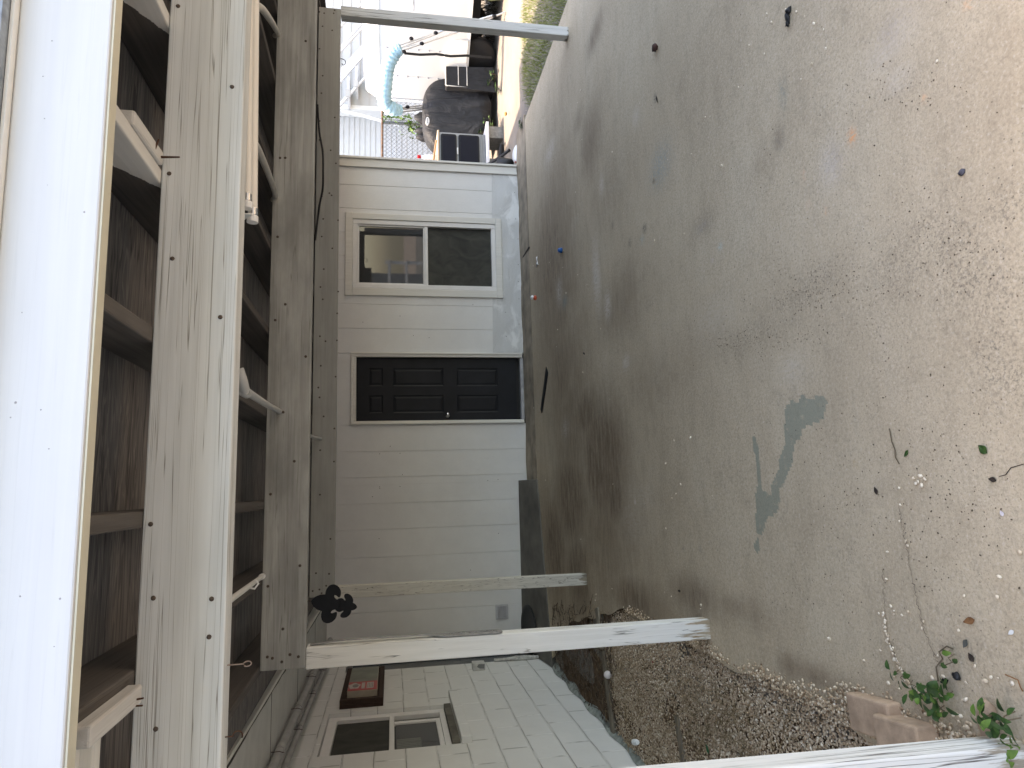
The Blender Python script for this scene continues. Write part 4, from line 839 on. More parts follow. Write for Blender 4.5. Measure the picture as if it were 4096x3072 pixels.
# boxed sign on the wall
sg = thing('wall_sign', (XW, 7.0, 1.75), 'red and green boxed sign on a dark brown backboard on the block wall', 'sign')
s_ = MB(); s_.box(XW+.001, XW+.035, 6.50, 7.62, 1.745, 2.125); obj('backboard', s_, M['brown_wood'], sg, bevel=0.004)
s_ = MB()
for y0, y1, z0, z1 in [(6.50,6.56,1.745,2.125),(7.55,7.62,1.745,2.125),(6.5605,7.5495,2.075,2.125),(6.5605,7.5495,1.745,1.79)]: s_.box(XW+.0355, XW+.075, y0, y1, z0, z1)
obj('frame', s_, M['brown_wood'], sg, bevel=0.004)
s_ = MB(); s_.box(XW+.0355, XW+.115, 6.62, 7.44, 1.800, 2.068); bx = obj('light_box', s_, simple('cream box side', (0.42, 0.37, 0.30), 0.6, 0.15), sg, bevel=0.003)
XF = XW+.1155
s_ = MB(); s_.box(XF, XF+.003, 6.905, 7.435, 1.804, 2.064); obj('green_panel', s_, simple('dull green print', (0.185, 0.205, 0.16), 0.35, 0.4, 5, spec=0.5), bx)
s_ = MB(); s_.box(XF, XF+.003, 6.625, 6.9045, 1.804, 2.064); rp = obj('red_panel', s_, simple('red print', (0.45, 0.035, 0.035), 0.35, 0.15, spec=0.5), bx)
wm = simple('pale print', (0.50, 0.46, 0.42), 0.4, 0.2); gm = simple('grey print', (0.20, 0.19, 0.18), 0.4, 0.3, 40)
XF2 = XF+.0031
e_ = MB(); e_.prism([(XF2, 6.765+.09*math.cos(a)*(1+.12*math.cos(5*a)), 2.010+.052*math.sin(a)*(1+.12*math.cos(5*a))) for a in np.linspace(0, 6.283, 30, endpoint=False)], (.0008, 0, 0)); obj('emblem', e_, wm, rp)
e_ = MB(); e_.prism([(XF2+.0009, 6.765+.05*math.cos(a), 2.0+.028*math.sin(a)) for a in np.linspace(0, 6.283, 16, endpoint=False)], (.0008, 0, 0)); obj('emblem_core', e_, gm, rp)
e_ = MB(); e_.box(XF2, XF2+.0008, 6.665, 6.86, 1.915, 1.945); e_.box(XF2, XF2+.0008, 6.665, 6.86, 1.835, 1.898); obj('text_block', e_, wm, rp)
for k in range(4):
    e_ = MB(); e_.box(XF2+.0009, XF2+.0015, 6.69, 6.84, 1.843+.014*k, 1.849+.014*k); obj('text_line', e_, gm, rp)

# ================================================================== small things on the ground
def thick(name, pts, h, mat, label, cat, jit=0.0, z=0.003, group=None):
    o = [Vector((p.x, p.y, z)) for p in pts]; return tag(obj(name, MB().prism(o, (0, 0, h)), mat, bevel=min(h*0.3, .003), seg=1), label, cat, group)
zs = zoomer(2030, 1300, 400/1659)
thick('black_strip', [G(*zs(*p)) for p in [(650,690),(683,785),(645,1060),(600,1340),(578,1465),(558,1400),(575,1260),(615,960),(640,760)]], .006, M['black_rubber'], 'long thin black strip lying on the slab before the door', 'strip')
z5b = zoomer(1250, 700, .4973)
thick('dark_stick', [G(*z5b(*p)) for p in [(1668,700),(1745,575),(1752,580),(1676,706)]], .008, M['dark_leaf'], 'thin dark stick slanting on the ledge under the window', 'stick')
def lump(name, p, rx, ry, rz, mat, label, cat, jit=.25):
    m_ = MB().blob((p.x, p.y, rz*.85+.001), rx, ry, rz, 9, 6, jit); return tag(obj(name, m_, mat), label, cat)
lump('lava_stone', G(*z2(663, 203)), .028, .024, .018, simple('red-brown stone', (0.06, 0.028, 0.022), .9, .4, 60, .6), 'dark red-brown stone on the slab near the right post', 'stone')
p = G(*z2(1222, 75)); m_ = MB(); m_.blob((p.x, p.y, .010), .030, .012, .009, 9, 6, .3); m_.blob((p.x+.025, p.y-.012, .010), .016, .016, .010, 8, 6, .3); m_.blob((p.x-.024, p.y+.006, .009), .014, .010, .008, 8, 6, .3)
tag(obj('bark_chunk', m_, M['black_rubber']), 'black crooked chunk on the slab among pale pebbles', 'bark')
lump('dark_pebble', G(*z2(1957, 728)), .011, .011, .006, simple('slate pebble', (0.07, 0.065, 0.08), .6), 'round slate-grey pebble alone on the near slab', 'pebble')
p = G(*z2(262, 1057)); m_ = MB(); m_.lathe([(.026, 0), (.024, .030), (.018, .040), (.004, .043)], (p.x, p.y, .001), (0, 0, 1), 12); tag(obj('blue_cap', m_, simple('blue plastic', (0.01, 0.10, 0.32), .35)), 'small blue plastic cap on the slab under the window', 'cap')
p = G(*z2(155, 1257)); t = thing('toy_figure', (p.x, p.y, 0), 'tiny white and red toy lying on the slab by the flashing', 'toy')
obj('body', MB().blob((p.x, p.y, .022), .030, .024, .022, 10, 8, .1), simple('red plastic', (0.55, 0.10, 0.05), .4), t); obj('head', MB().blob((p.x+.005, p.y+.012, .050), .027, .024, .022, 10, 8, .08), M['white_plain'], t)
p = G(*z2(160, 1105)); m_ = MB()
for _ in range(7):
    a = random.uniform(0, 6.28); m_.tube([p+Vector((0, 0, .006)), p+Vector((math.cos(a)*.04+random.gauss(0, .02), math.sin(a)*.03, .012)), p+Vector((math.cos(a)*.07+random.gauss(0, .02), math.sin(a)*.05, .005))], .006, 5)
tag(obj('paper_scrap', m_, simple('crumpled tissue', (0.62, 0.60, 0.57), .9)), 'crumpled white scrap on the slab under the window', 'litter')
def leafobj(name, p, L, wd_, ang, mat, label, cat='leaf', curl=.25):
    L *= .84; wd_ *= .84
    m_ = MB(); c, s = math.cos(ang), math.sin(ang)
    def fn(u, v):
        a = (u-.5)*L; b = (v-.5)*wd_*math.sin(math.pi*min(.98, max(.02, u**.8))); return Vector((p.x+a*c-b*s, p.y+a*s+b*c, .004+curl*abs(v-.5)*wd_+curl*.4*L*(u-.5)**2))
    m_.grid(fn, 8, 4); o = obj(name, m_, mat, fix=False); sm = o.modifiers.new('thick', 'SOLIDIFY'); sm.thickness = .0008; return tag(o, label, cat)
leafobj('dead_leaf', G(*zb(1685, 205)), .052, .024, 1.9, M['dead_leaf'], 'curled orange-brown dead leaf on the near slab')
leafobj('dead_leaf', G(*zb(1705, 565)), .030, .024, .6, M['dark_leaf'], 'small dark brown leaf on the slab past the weeds')
leafobj('dead_leaf', G(*zb(1645, 430)), .034, .020, 2.6, simple('grey leaf', (0.10, 0.10, 0.085), .8), 'grey withered leaf on the slab above the weeds')
leafobj('dead_leaf', G(*z3(760, 1175)), .045, .018, 1.7, M['dark_leaf'], 'dark leaf on the slab between the left posts')
leafobj('dead_leaf', G(*z3(1592, 752)), .032, .020, .4, M['dark_leaf'], 'dark leaf on the open slab near the grey paint spill')
leafobj('green_leaf', G(*z3(2045, 577)), .040, .030, .8, M['leaf'], 'loose green leaf on the near slab beside a mould patch')
leafobj('green_leaf', G(*z3(1720, 595)), .032, .016, 2.4, M['leaf'], 'narrow green leaf on the slab by a dry twig')
leafobj('dead_leaf', G(*z3(2085, 705)), .028, .018, 1.4, M['dark_leaf'], 'small olive-brown leaf near the lower edge of the slab')
leafobj('dark_pod', G(*z2(357, 1492)), .085, .022, 1.2, M['dark_leaf'], 'dark pod-shaped leaf on the slab right of the door')
leafobj('dark_pod', G(*z2(665, 418)), .07, .020, .3, M['dark_leaf'], 'slender dark pod on the slab beside the lava stone')
leafobj('paper_chip', G(*zb(2095, 320)), .026, .014, 2.2, M['white_plain'], 'white paper chip at the near edge of the slab', 'litter', .1)
leafobj('paper_chip', G(*z3(2123, 848)), .020, .014, .4, simple('pale pink chip', (0.72, 0.66, 0.68), .6), 'pale rounded chip alone on the near slab', 'litter', .1)
def twig(name, pts, r, label, mat='stem'):
    P_ = [G(*q) for q in pts]; P_ = [Vector((q.x, q.y, .004+.006*(i % 2))) for i, q in enumerate(P_)]; tag(obj(name, MB().tube(P_, r, 6), M[mat]), label, 'twig')
twig('dry_twig', [z3(1648,490),(z3(1665,545)),z3(1672,580),z3(1680,610),z3(1690,640)], .0018, 'pale dry twig on the open slab below the paint spill', 'stem')
twig('dry_twig', [z3(2215,640),z3(2170,655),z3(2140,685),z3(2120,692)], .0013, 'grey twig at the near edge of the slab', 'dark_leaf')
twig('dry_twig', [zb(2040,735),zb(2110,755),zb(2165,790),zb(2205,850),zb(2212,900)], .0018, 'curved reddish twig by the near post', 'dead_leaf')
twig('dry_twig', [zb(1375,800),zb(1372,660),zb(1420,580),zb(1400,510),zb(1460,455),zb(1540,480)], .0022, 'forked brown twig rising among the weeds', 'stem')
# ball, bottle and scraps in the gravel
p = G(*zoomer(2000, 1950, 1500/2212)(635, 1105), .02); ball = MB().blob((p.x, p.y, .018), .031, .031, .031, 20, 14); tag(obj('ball', ball, simple('scuffed white ball', (0.62, 0.57, 0.55), .5, .15)), 'scuffed white ball beside the timber in the gravel bed', 'ball')
p = G(*zoomer(2100, 2550, 800/2212)(1250, 1155), 0); t = thing('pill_bottle', (p.x, p.y, 0), 'small white bottle lying on the gravel by the wall', 'bottle'); ax = Vector((.3, -.95, 0)).normalized()
obj('body', MB().lathe([(.017, 0), (.020, .004), (.020, .052), (.013, .058)], p-ax*.035+Vector((0, 0, .018)), ax, 14), M['white_plain'], t); obj('cap', MB().lathe([(.015, 0), (.016, .018), (.012, .02)], p+ax*.024+Vector((0, 0, .018)), ax, 14), M['white_plain'], t)
leafobj('green_scrap', G(*zoomer(2100, 2550, 800/2212)(2030, 1232)), .05, .035, .5, simple('green plastic', (0.01, 0.13, 0.04), .4), 'bright green plastic scrap on the gravel by the near post', 'litter')
leafobj('red_scrap', G(*zoomer(2100, 2550, 800/2212)(1417, 270)), .03, .012, 1.5, simple('red scrap', (0.35, 0.03, 0.03), .6), 'tiny red scrap on the gravel bed', 'litter')
# edging timbers
def timber(a, b, w_, h_, mat, label):
    a, b = Vector(a), Vector(b); d_ = (b-a).normalized(); q = d_.cross(Vector((0, 0, 1)))*w_/2; z = Vector((0, 0, h_)); lo = Vector((0, 0, -.04))
    tag(obj('edging_timber', MB().hexa([a-q+lo, a+q+lo, b-q+lo, b+q+lo, a-q+z, a+q+z, b-q+z, b+q+z]), mat, bevel=.006), label, 'timber')
timber((-0.99, 5.55, 0), (-1.30, 5.47, 0), .085, .018, simple('grey board', (0.25, 0.215, 0.16), .9, .3, 14), 'short pale board end between gravel and mulch')
timber((-1.31, 5.465, 0), (-1.88, 5.30, 0), .075, .012, M['board_old'], 'sunken weathered timber between gravel and mulch')
timber((-1.37, 4.05, 0), (-1.67, 3.98, 0), .05, .004, M['board_old'], 'half buried board in the middle of the gravel')
# black pan on the apron
p = Vector((-1.62, 8.0, 0)); t = thing('black_pan', (p.x, p.y, .06), 'round black pan on the dark apron beneath the vent', 'pan')
def apz(y): return .012+(y-7.40)*(.12/.88)
pm_ = MB(); n_ = 32
for i in range(n_):
    pass
ring = [(.255, .0), (.275, .012), (.27, .022), (.235, .014), (.05, .010)]
N_ = Vector((0, -.135, 1)).normalized(); pm_.lathe(ring, (p.x, p.y, apz(p.y)), N_, 32); obj('dish', pm_, M['black_rubber'], t)

# ------------------------------------------------------------------ bricks
def brick(name, a, ang, L, wd_, h, z, label):
    Mx = Matrix.Translation((a[0], a[1], z)) @ Matrix.Rotation(ang, 4, 'Z'); m_ = MB(); m_.box(-wd_/2, wd_/2, -L/2, L/2, 0, h, Mx)
    return tag(obj(name, m_, M['brick_tan'], bevel=.010, seg=3), label, 'brick')
brick('brick', (-0.812, 2.215), .10, .215, .125, .060, .0, 'tan brick with a worn yellow top, the one farther from the near post')
brick('brick', (-0.835, 2.055), .10, .20, .13, .085, .0, 'rounded tan brick against the near post')
brick('brick_piece', (-0.95, 2.20), .4, .10, .06, .030, .0, 'low broken piece of tan brick in the gravel')
lump('brick_rubble', G(*zb(1900, 1210)), .06, .035, .018, simple('rubble', (0.40, 0.28, 0.2), .9, .4, 30, .6), 'flat lump of orange rubble at the foot of the near post', 'rubble', .25)

# ------------------------------------------------------------------ weeds
def leaf_mesh(m_, base, d, L, wd_, droop):
    d = Vector(d).normalized(); side = d.cross(Vector((0, 0, 1)));
    if side.length < .1: side = Vector((1, 0, 0))
    side.normalize(); nrm = side.cross(d)
    tw_ = random.uniform(-.6, .6); side = side*math.cos(tw_)+nrm*math.sin(tw_)
    rows = []
    for k, (u, w_) in enumerate([(0, .05), (.2, .7), (.45, 1.0), (.7, .82), (.9, .4), (1.0, .03)]):
        c = base+d*L*u+Vector((0, 0, -droop*L*u*u)); rows += [c-side*wd_*.5*w_+nrm*wd_*.12*w_, c, c+side*wd_*.5*w_+nrm*wd_*.12*w_]
    m_.add(rows, [(k*3+j, k*3+j+1, k*3+j+4, k*3+j+3) for k in range(5) for j in range(2)], True)
def weed(name, spots, label, nleaf, L, mat='leaf', hmax=.08):
    c = spots[0]; t = thing(name, (c.x, c.y, 0), label, 'weed')
    sm = MB(); lm_ = MB(); l2 = MB()
    for i in range(len(spots)-1):
        a, b = spots[i].copy(), spots[i+1].copy(); a.z = .012+hmax*random.random()*.5; b.z = .015+hmax*random.random()
        sm.tube([a, a.lerp(b, .5)+Vector((0, 0, .015)), b], .0018, 5)
        for k in range(nleaf):
            q = a.lerp(b, random.random())+Vector((random.gauss(0, .012), random.gauss(0, .012), random.uniform(0, .03))); an = random.uniform(0, 6.28)
            d_ = Vector((math.cos(an), math.sin(an), random.uniform(-.1, .8))); leaf_mesh(l2 if random.random() < .22 else lm_, q, d_, L*random.uniform(.55, 1.15), L*random.uniform(.4, .62), random.uniform(.1, .5))
    obj('stem', sm, M['stem'], t); obj('foliage', lm_, M[mat], t, fix=False)
    if l2.v: obj('young_foliage', l2, M['leaf_lite'], t, fix=False)
weed('weed', [G(*zb(*q), .01) for q in [(1030,690),(1090,720),(1150,790),(1200,850)]], 'dark leafy sprig leaning over the slab crack beside the bricks', 3, .036, hmax=.05)
weed('weed', [G(*zb(*q), .01) for q in [(1220,930),(1330,900),(1400,960),(1450,1040),(1500,1090),(1440,920),(1540,900),(1470,1010)]], 'bushy green weed growing between the bricks and the slab', 7, .036, hmax=.07)
weed('weed', [G(*zb(*q), .01) for q in [(1500,500),(1560,530),(1580,600),(1500,660)]], 'thin wilted weed with dark leaves on the near slab', 2, .032, 'leaf', .03)
weed('weed', [G(*zb(*q), .01) for q in [(1960,1180),(2060,1120),(2150,1100),(2200,1160),(2100,1220),(2180,1260)]], 'fresh green weed at the foot of the near post, upper clump', 7, .038, hmax=.11)
weed('weed', [G(*zb(*q), .01) for q in [(2080,1500),(2150,1480),(2210,1440),(2200,1560),(2120,1600)]], 'bright green weed at the lower corner in front of the near post', 7, .034, 'leaf_lite', .12)
lump('black_clod', G(*zb(1575, 755)), .013, .013, .010, M['black_rubber'], 'black clod among the thin weeds on the slab', 'clod', .3)
leafobj('black_leaf', G(*zb(1440, 800)), .042, .022, 2.0, M['black_metal'], 'shrivelled black leaf beside the bushy weed')

# ================================================================== the yard on the right
# grass verge
def verge():
    mb_ = MB(); poly = [(4.605, 4.2), (4.605, 6.45), (4.66, 7.62), (4.78, 7.62), (5.0, 7.85), (5.36, 7.95), (6.25, 7.70), (7.2, 7.3), (7.2, 4.2)]
    def ins(x, y):
        c = False
        for k in range(len(poly)):
            x1, y1 = poly[k]; x2, y2 = poly[k-1]
            if (y1 > y) != (y2 > y) and x < (x2-x1)*(y-y1)/(y2-y1)+x1: c = not c
        return c
    V, F = [], []
    cnt = 0
    while cnt < 15000:
        x, y = random.uniform(4.55, 7.2), random.uniform(5.0, 8.0)
        if not ins(x+random.gauss(0, .03), y+random.gauss(0, .04)): continue
        if x < 4.6 and random.random() < .5: continue
        cnt += 1
        h = random.uniform(.02, .075); a = random.uniform(0, 6.28); w_ = random.uniform(.0015, .0035); lx, ly = random.gauss(0, .5)*h, random.gauss(0, .5)*h
        i = len(V); ca, sa = math.cos(a)*w_, math.sin(a)*w_
        V += [(x-ca, y-sa, -.036), (x+ca, y+sa, -.036), (x+lx*.4+ca*.7, y+ly*.4+sa*.7, -.036+h*.6), (x+lx*.4-ca*.7, y+ly*.4-sa*.7, -.036+h*.6), (x+lx, y+ly, -.036+h), (x+lx, y+ly, -.035+h)]
        F += [(i, i+1, i+2, i+3), (i+3, i+2, i+4, i+5)]
    o = raw('grass', V, F, M['grass'], smooth=False); tag(o, 'dry green and straw coloured grass along the slab edge', kind='stuff')
verge()
def sprig(x, y, h, nl, label, z=-.035):
    t = thing('yard_weed', (x, y, z), label, 'weed'); sm = MB(); lm_ = MB()
    for k in range(nl):
        a = random.uniform(0, 6.28); r_ = random.uniform(.02, .14)*h/.15; b = Vector((x+r_*math.cos(a), y+r_*math.sin(a), z+h*random.uniform(.3, 1))); sm.tube([(x, y, z), Vector((x, y, z)).lerp(b, .6)+Vector((0, 0, .02)), b], .002, 4)
        for _ in range(3): an = random.uniform(0, 6.28); leaf_mesh(lm_, b, (math.cos(an), math.sin(an), .4), random.uniform(.04, .075), random.uniform(.02, .04), .3)
    obj('stem', sm, M['stem'], t); obj('foliage', lm_, M['leaf'], t, fix=False)
z4 = zoomer(1250, 0, 1100/2212)
q = G(*z4(1490, 610), -.035); sprig(q.x, q.y, .16, 9, 'low leafy weed on the sand before the grill cover')
q = G(*z4(1520, 730), -.035); sprig(q.x, q.y, .10, 6, 'small sparse weed on the sand nearer the grass')
q = W(*z4(1360, 1050), 9.9); sprig(q.x, q.y+.1, .36, 14, 'tall weed beside the white plank and grill cover')
q = G(*z4(1490, 1150), -.035); sprig(q.x, q.y, .12, 6, 'little weed by the concrete block under the oven')
q = G(*z4(1700, 1000), -.02); sprig(q.x, q.y, .07, 6, 'tuft of grass at the far corner of the slab', -.02)

# trailer
A = Vector((7.347, 9.18, 0)); B = Vector((6.44, 10.535, 0)); U = (A-B).normalized(); V_ = Vector((-U.y, U.x, 0))
if V_.x < 0: V_ = -V_
def T(u, v, z): return Vector((B.x, B.y, z))+U*u+V_*v
tl = thing('camper_trailer', (B.x, B.y, 0), 'white riveted camper trailer with rounded roof beside the fence', 'trailer')
LT, WT, ZB, ZM, ZT = 3.0, 1.95, .45, 1.87, 2.11
M['trailer'] = simple('white aluminium skin', (0.56, 0.56, 0.55), .4, .05, 2, .05, spec=.5)
bd = MB(); prof = [(0, ZB), (0, ZM)]; vs = []
def ring_at(u, sh):
    pr = [(0+sh, ZB), (0+sh, ZM-.02)]
    for k in range(7): a = math.pi/2*k/6; pr.append((.24*(1-math.cos(a))+sh, ZM+(ZT-ZM)*math.sin(a)))
    for k in range(7): a = math.pi/2*(1-k/6); pr.append((WT-.24*(1-math.cos(a))-sh, ZM+(ZT-ZM)*math.sin(a)))
    pr += [(WT-sh, ZM-.02), (WT-sh, ZB)]; return [T(u, v, z) for v, z in pr]
rows = [ring_at(0.0, .06), ring_at(.02, .015), ring_at(.06, 0)]+[ring_at(.06+(LT-.12)*k/8, 0) for k in range(1, 9)]+[ring_at(LT, .04)]
# the end of the roof dips
for k, dzz in ((0, .22), (1, .10), (2, .03)):
    rows[k] = [p-Vector((0, 0, max(0, p.z-ZM)/(ZT-ZM)*dzz)) for p in rows[k]]
nr = len(rows[0])
bd.add([p for r_ in rows for p in r_], [(i*nr+k, i*nr+(k+1) % nr, (i+1)*nr+(k+1) % nr, (i+1)*nr+k) for i in range(len(rows)-1) for k in range(nr)]+[tuple(range(nr)), tuple((len(rows)-1)*nr+k for k in range(nr))], False)
tb = obj('body', bd, M['trailer'], tl)
r_ = MB()
for z in (ZM-.005,): r_.hexa([T(.0,-.012,z-.016),T(LT,-.012,z-.016),T(.0,-.001,z-.016),T(LT,-.001,z-.016),T(.0,-.012,z+.016),T(LT,-.012,z+.016),T(.0,-.001,z+.016),T(LT,-.001,z+.016)])
r_.hexa([T(.0,-.012,ZB-.02),T(LT,-.012,ZB-.02),T(.0,.01,ZB-.02),T(LT,.01,ZB-.02),T(.0,-.012,ZB+.012),T(LT,-.012,ZB+.012),T(.0,-.001,ZB+.012),T(LT,-.001,ZB+.012)])
r_.hexa([T(-.012,-.012,ZB),T(.02,-.012,ZB),T(-.012,.03,ZB),T(.02,-.001,ZB),T(-.012,-.012,ZM-.03),T(.02,-.012,ZM-.03),T(-.012,.03,ZM-.03),T(.02,-.001,ZM-.03)])
obj('edge_trim', r_, M['white_plain'], tl, bevel=.003)
sm = MB()
for u in (.40, .83, 1.28): sm.hexa([T(u,-.003,ZB+.02),T(u+.006,-.003,ZB+.02),T(u,-.0005,ZB+.02),T(u+.006,-.0005,ZB+.02),T(u,-.003,ZM-.03),T(u+.006,-.003,ZM-.03),T(u,-.0005,ZM-.03),T(u+.006,-.0005,ZM-.03)])
obj('seam', sm, simple('seam grey', (0.66, 0.66, 0.66), .5), tl)
rv = simple('rivet grey', (0.30, 0.31, 0.34), .5); 
for u in (.40, .83, 1.28):
    for k in range(8): obj('rivet', MB().lathe([(.015, 0), (.009, .006)], T(u+.003, -.0028, .58+.165*k), -V_, 6), rv, tb)
fw = MB()   # wheel arch cover
arch = [(.50+.0, ZB+.01), (.50, .60), (.54, .73), (.62, .80), (.72, .83), (.92, .83), (1.03, .79), (1.10, .70), (1.13, .58), (1.13, ZB+.01)]
arch = [(u-.08, z) for u, z in arch]
fw.prism([T(u, -.001, z) for u, z in arch], -V_*.03); obj('wheel_cover', fw, simple('white panel', (0.70, 0.70, 0.68), .5, .12), tl, bevel=.008)
vw = MB(); vw.hexa([T(1.40,-.004,1.33),T(2.1,-.004,1.33),T(1.40,-.001,1.33),T(2.1,-.001,1.33),T(1.40,-.004,1.56),T(2.1,-.004,1.56),T(1.40,-.001,1.56),T(2.1,-.001,1.56)])
def wavy():
    t = NT('wavy window'); v = t.coord((1, 1, 6)); n_ = t.noise(v, 5, 3, .5, 2.5); return t.out(t.ramp(n_, [(.4, (.42, .42, .40)), (.5, (.80, .80, .80)), (.6, (.5, .5, .5))]), .25, t.bump(n_, .6, .02), spec=.6)
obj('window', vw, wavy(), tl)
cb = MB(); cb.hexa([T(.15,.25,.28),T(LT-.1,.25,.28),T(.15,WT-.2,.28),T(LT-.1,WT-.2,.28),T(.15,.25,ZB-.005),T(LT-.1,.25,ZB-.005),T(.15,WT-.2,ZB-.005),T(LT-.1,WT-.2,ZB-.005)]); obj('chassis', cb, M['black_metal'], tl)
for v_ in (.12, WT-.30):
    ty = MB(); ty.lathe([(.12, 0), (.27, .0), (.30, .03), (.30, .15), (.27, .18), (.12, .18)], T(.72, v_, .265), V_, 22); w_o = obj('wheel', ty, M['black_rubber'], tl)
# under-trailer dark brush
mb = MB()
for _ in range(700):
    p = T(random.uniform(-.3, 2.9), random.uniform(.5, 1.9), -.035); h = random.uniform(.05, .42); mb.tube([p, p+Vector((random.gauss(0, .08), random.gauss(0, .08), h))], [.005, .002], 3, False)
tag(obj('dead_brush', mb, simple('dead brush', (0.06, 0.042, 0.028), .9, .5), fix=False), 'dark dead brush under the trailer', kind='stuff')
t = thing('green_bin', (7.32, 9.05, -.035), 'low olive green plastic bin under the trailer', 'bin')
g_ = MB(); gM = Matrix.Translation((7.36, 9.02, -.035)) @ Matrix.Rotation(-.98, 4, 'Z'); g_.hexa([gM @ Vector(p) for p in [(-.02,-.15,0),(.60,-.15,0),(-.02,.15,0),(.60,.15,0),(-.06,-.18,.28),(.64,-.18,.28),(-.06,.18,.28),(.64,.18,.28)]]); obj('body', g_, simple('olive plastic', (0.16, 0.18, 0.085), .5, .3, 9), t, bevel=.01)
g_ = MB(); g_.box(-.08, .66, -.20, .20, .281, .315, gM); obj('lid', g_, M['black_rubber'], t, bevel=.008)

# bimini frame with blue cover
bi = thing('bimini_top', (6.5, 9.75, 0), 'folded boat canopy in a light blue sleeve on aluminium hoops', 'boat canopy')
def Wb(x, y, Y=9.3): return W(*z4(x, y), Y)
def bluecloth():
    t = NT('light blue canvas'); n_ = t.noise(t.coord((3, 3, 12)), 5, 5, .6, 1.2); c = t.ramp(n_, [(.3, (.30, .52, .62)), (.7, (.47, .70, .78))]); return t.out(c, .85, t.bump(n_, .8, .025), spec=.15)
path = [(708,885),(655,880),(600,852),(578,800),(582,720),(590,640),(600,560),(622,490),(662,425),(712,390)]
cv = []; pth = [Wb(p[0], p[1], 9.85-.5*k/(len(path)-1)) for k, p in enumerate(path)]
out_ = []
for i in range(len(pth)-1):
    p0, p1, p2, p3 = pth[max(i-1, 0)], pth[i], pth[i+1], pth[min(i+2, len(pth)-1)]
    for k in range(6): u = k/6; out_.append(0.5*((2*p1)+(p2-p0)*u+(2*p0-5*p1+4*p2-p3)*u*u+(3*p1-p0-3*p2+p3)*u**3))
out_.append(pth[-1])
radii = [(.075+.03*min(1, i/8)*min(1, (len(out_)-i)/8))*(1+.09*math.sin(i*2.1)+.05*random.uniform(-1, 1)) for i in range(len(out_))]
obj('cover', MB().tube(out_, radii, 14), bluecloth(), bi)
alu = simple('aluminium tube', (0.70, 0.71, 0.72), .3, .08, metal=.7)
for k, (a, b, r_) in enumerate([((705,360),(1000,262),.013),((712,380),(1035,258),.013),((720,405),(1150,262),.014),((720,380),(880,345),.010),((1150,262),(1545,98),.015),((1000,262),(1460,120),.013)]):
    A_, B_ = Wb(*a), Wb(*b)
    if k in (4,): B_ = G(*z4(*b), -.02); A_ = Wb(*a, 9.25)
    if k == 5: B_ = Wb(*b, 9.05)
    obj('pole', MB().tube([A_, B_], r_, 8), alu, bi)
for a, b in [((715,868),(885,848)),((718,880),(890,866)),((720,900),(890,880))]: obj('pole', MB().tube([Wb(*a, 9.9), Wb(*b, 10.6)], .013, 8), alu, bi)
for q, Y in [((795,310),9.28),((880,350),9.28),((992,265),9.28),((735,415),9.28),((765,860),9.98),((1462,128),9.02)]:
    p = Wb(*q, Y); c_b = MB(); c_b.blob(p, .028, .028, .035, 8, 6); obj('clamp', c_b, M['black_metal'], bi)
sp_ = [Wb(738, 427), Wb(870, 440), Wb(1000, 445), Wb(1120, 455), Wb(1250, 455), Wb(1445, 462)]
sp_[0] = Wb(738, 427, 9.38); sp_[-1] = W(*z4(1440, 462), 9.62)
for i in range(1, 5): f_ = i/5; sp_[i] = sp_[0].lerp(sp_[-1], [0, .17, .36, .52, .70][i])+Vector((.012*(-1)**i, 0, 0))
st = MB()
for i in range(5):
    a, b = sp_[i], sp_[i+1]; q = Vector((.020, 0, 0)); y = Vector((0, .006, 0)); st.hexa([a-q, a+q, a-q+y, a+q+y, b-q, b+q, b-q+y, b+q+y])
obj('strap', st, M['black_rubber'], bi)

# grill under its cover
def vinyl_black():
    t = NT('black vinyl cover'); n_ = t.noise(t.coord((2.2, 2.2, .7)), 3.0, 4, .5, 1.2); n2 = t.noise(t.coord(), 14, 4)
    return t.out(t.ramp(n2, [(.3, (.016, .017, .019)), (.7, (.028, .029, .033))]), t.ramp(n2, [(.3, .55), (.7, .68)]), t.bump(n_, .65, .06), spec=.3)
M['vinyl_black'] = vinyl_black()
gr = thing('covered_grill', (6.2, 10.3, -.03), 'barbecue grill under a draped black vinyl cover with white piping', 'grill')
# main body: profile lofted along x
def gprof(x):   # front y, back y, top z at this x
    e = max(0.0, 1-((x-6.08)/.62)**4)
    return e
gm_ = MB(); NXg, NPg = 36, 30
def gfn(u, v):
    x = 5.50+1.32*u; e = max(0.02, 1-abs((x-6.12)/.66)**3.2)
    zt = .62+.54*e**.55 if x > 6.12 else .74+.42*e**.5
    yc, hy = 10.42, .30*(.55+.45*e**.5)
    a = math.pi*v; cx_ = math.cos(a); sx_ = math.sin(a)
    y = yc-hy*math.copysign(abs(cx_)**.5, cx_); zz = .10+(zt-.10)*abs(sx_)**.42
    if v < .12 or v > .88:
        zz = .10+(zt-.10)*abs(math.sin(math.pi*(.12 if v < .5 else .88)))**.42*((v if v < .5 else 1-v)/.12); y += (-.10 if v < .5 else .10)*(1-(v if v < .5 else 1-v)/.12)
        y += .03*math.sin(x*17+v*3)*(1-(v if v < .5 else 1-v)/.12)
        zz += .03*math.sin(x*6)*(1-(v if v < .5 else 1-v)/.12)
    return Vector((x, y, zz))
gm_.grid(gfn, NXg, NPg); 
o = obj('cover', gm_, M['vinyl_black'], gr, fix=False); sd2 = o.modifiers.new('thick', 'SOLIDIFY'); sd2.thickness = .006; sd2.offset = 0
ge = MB()
for u in (0.0, 1.0):
    pts = [gfn(u, k/NPg) for k in range(NPg+1)]; ge.add(pts, [tuple(range(len(pts)))])
obj('cover_end', ge, M['vinyl_black'], gr)
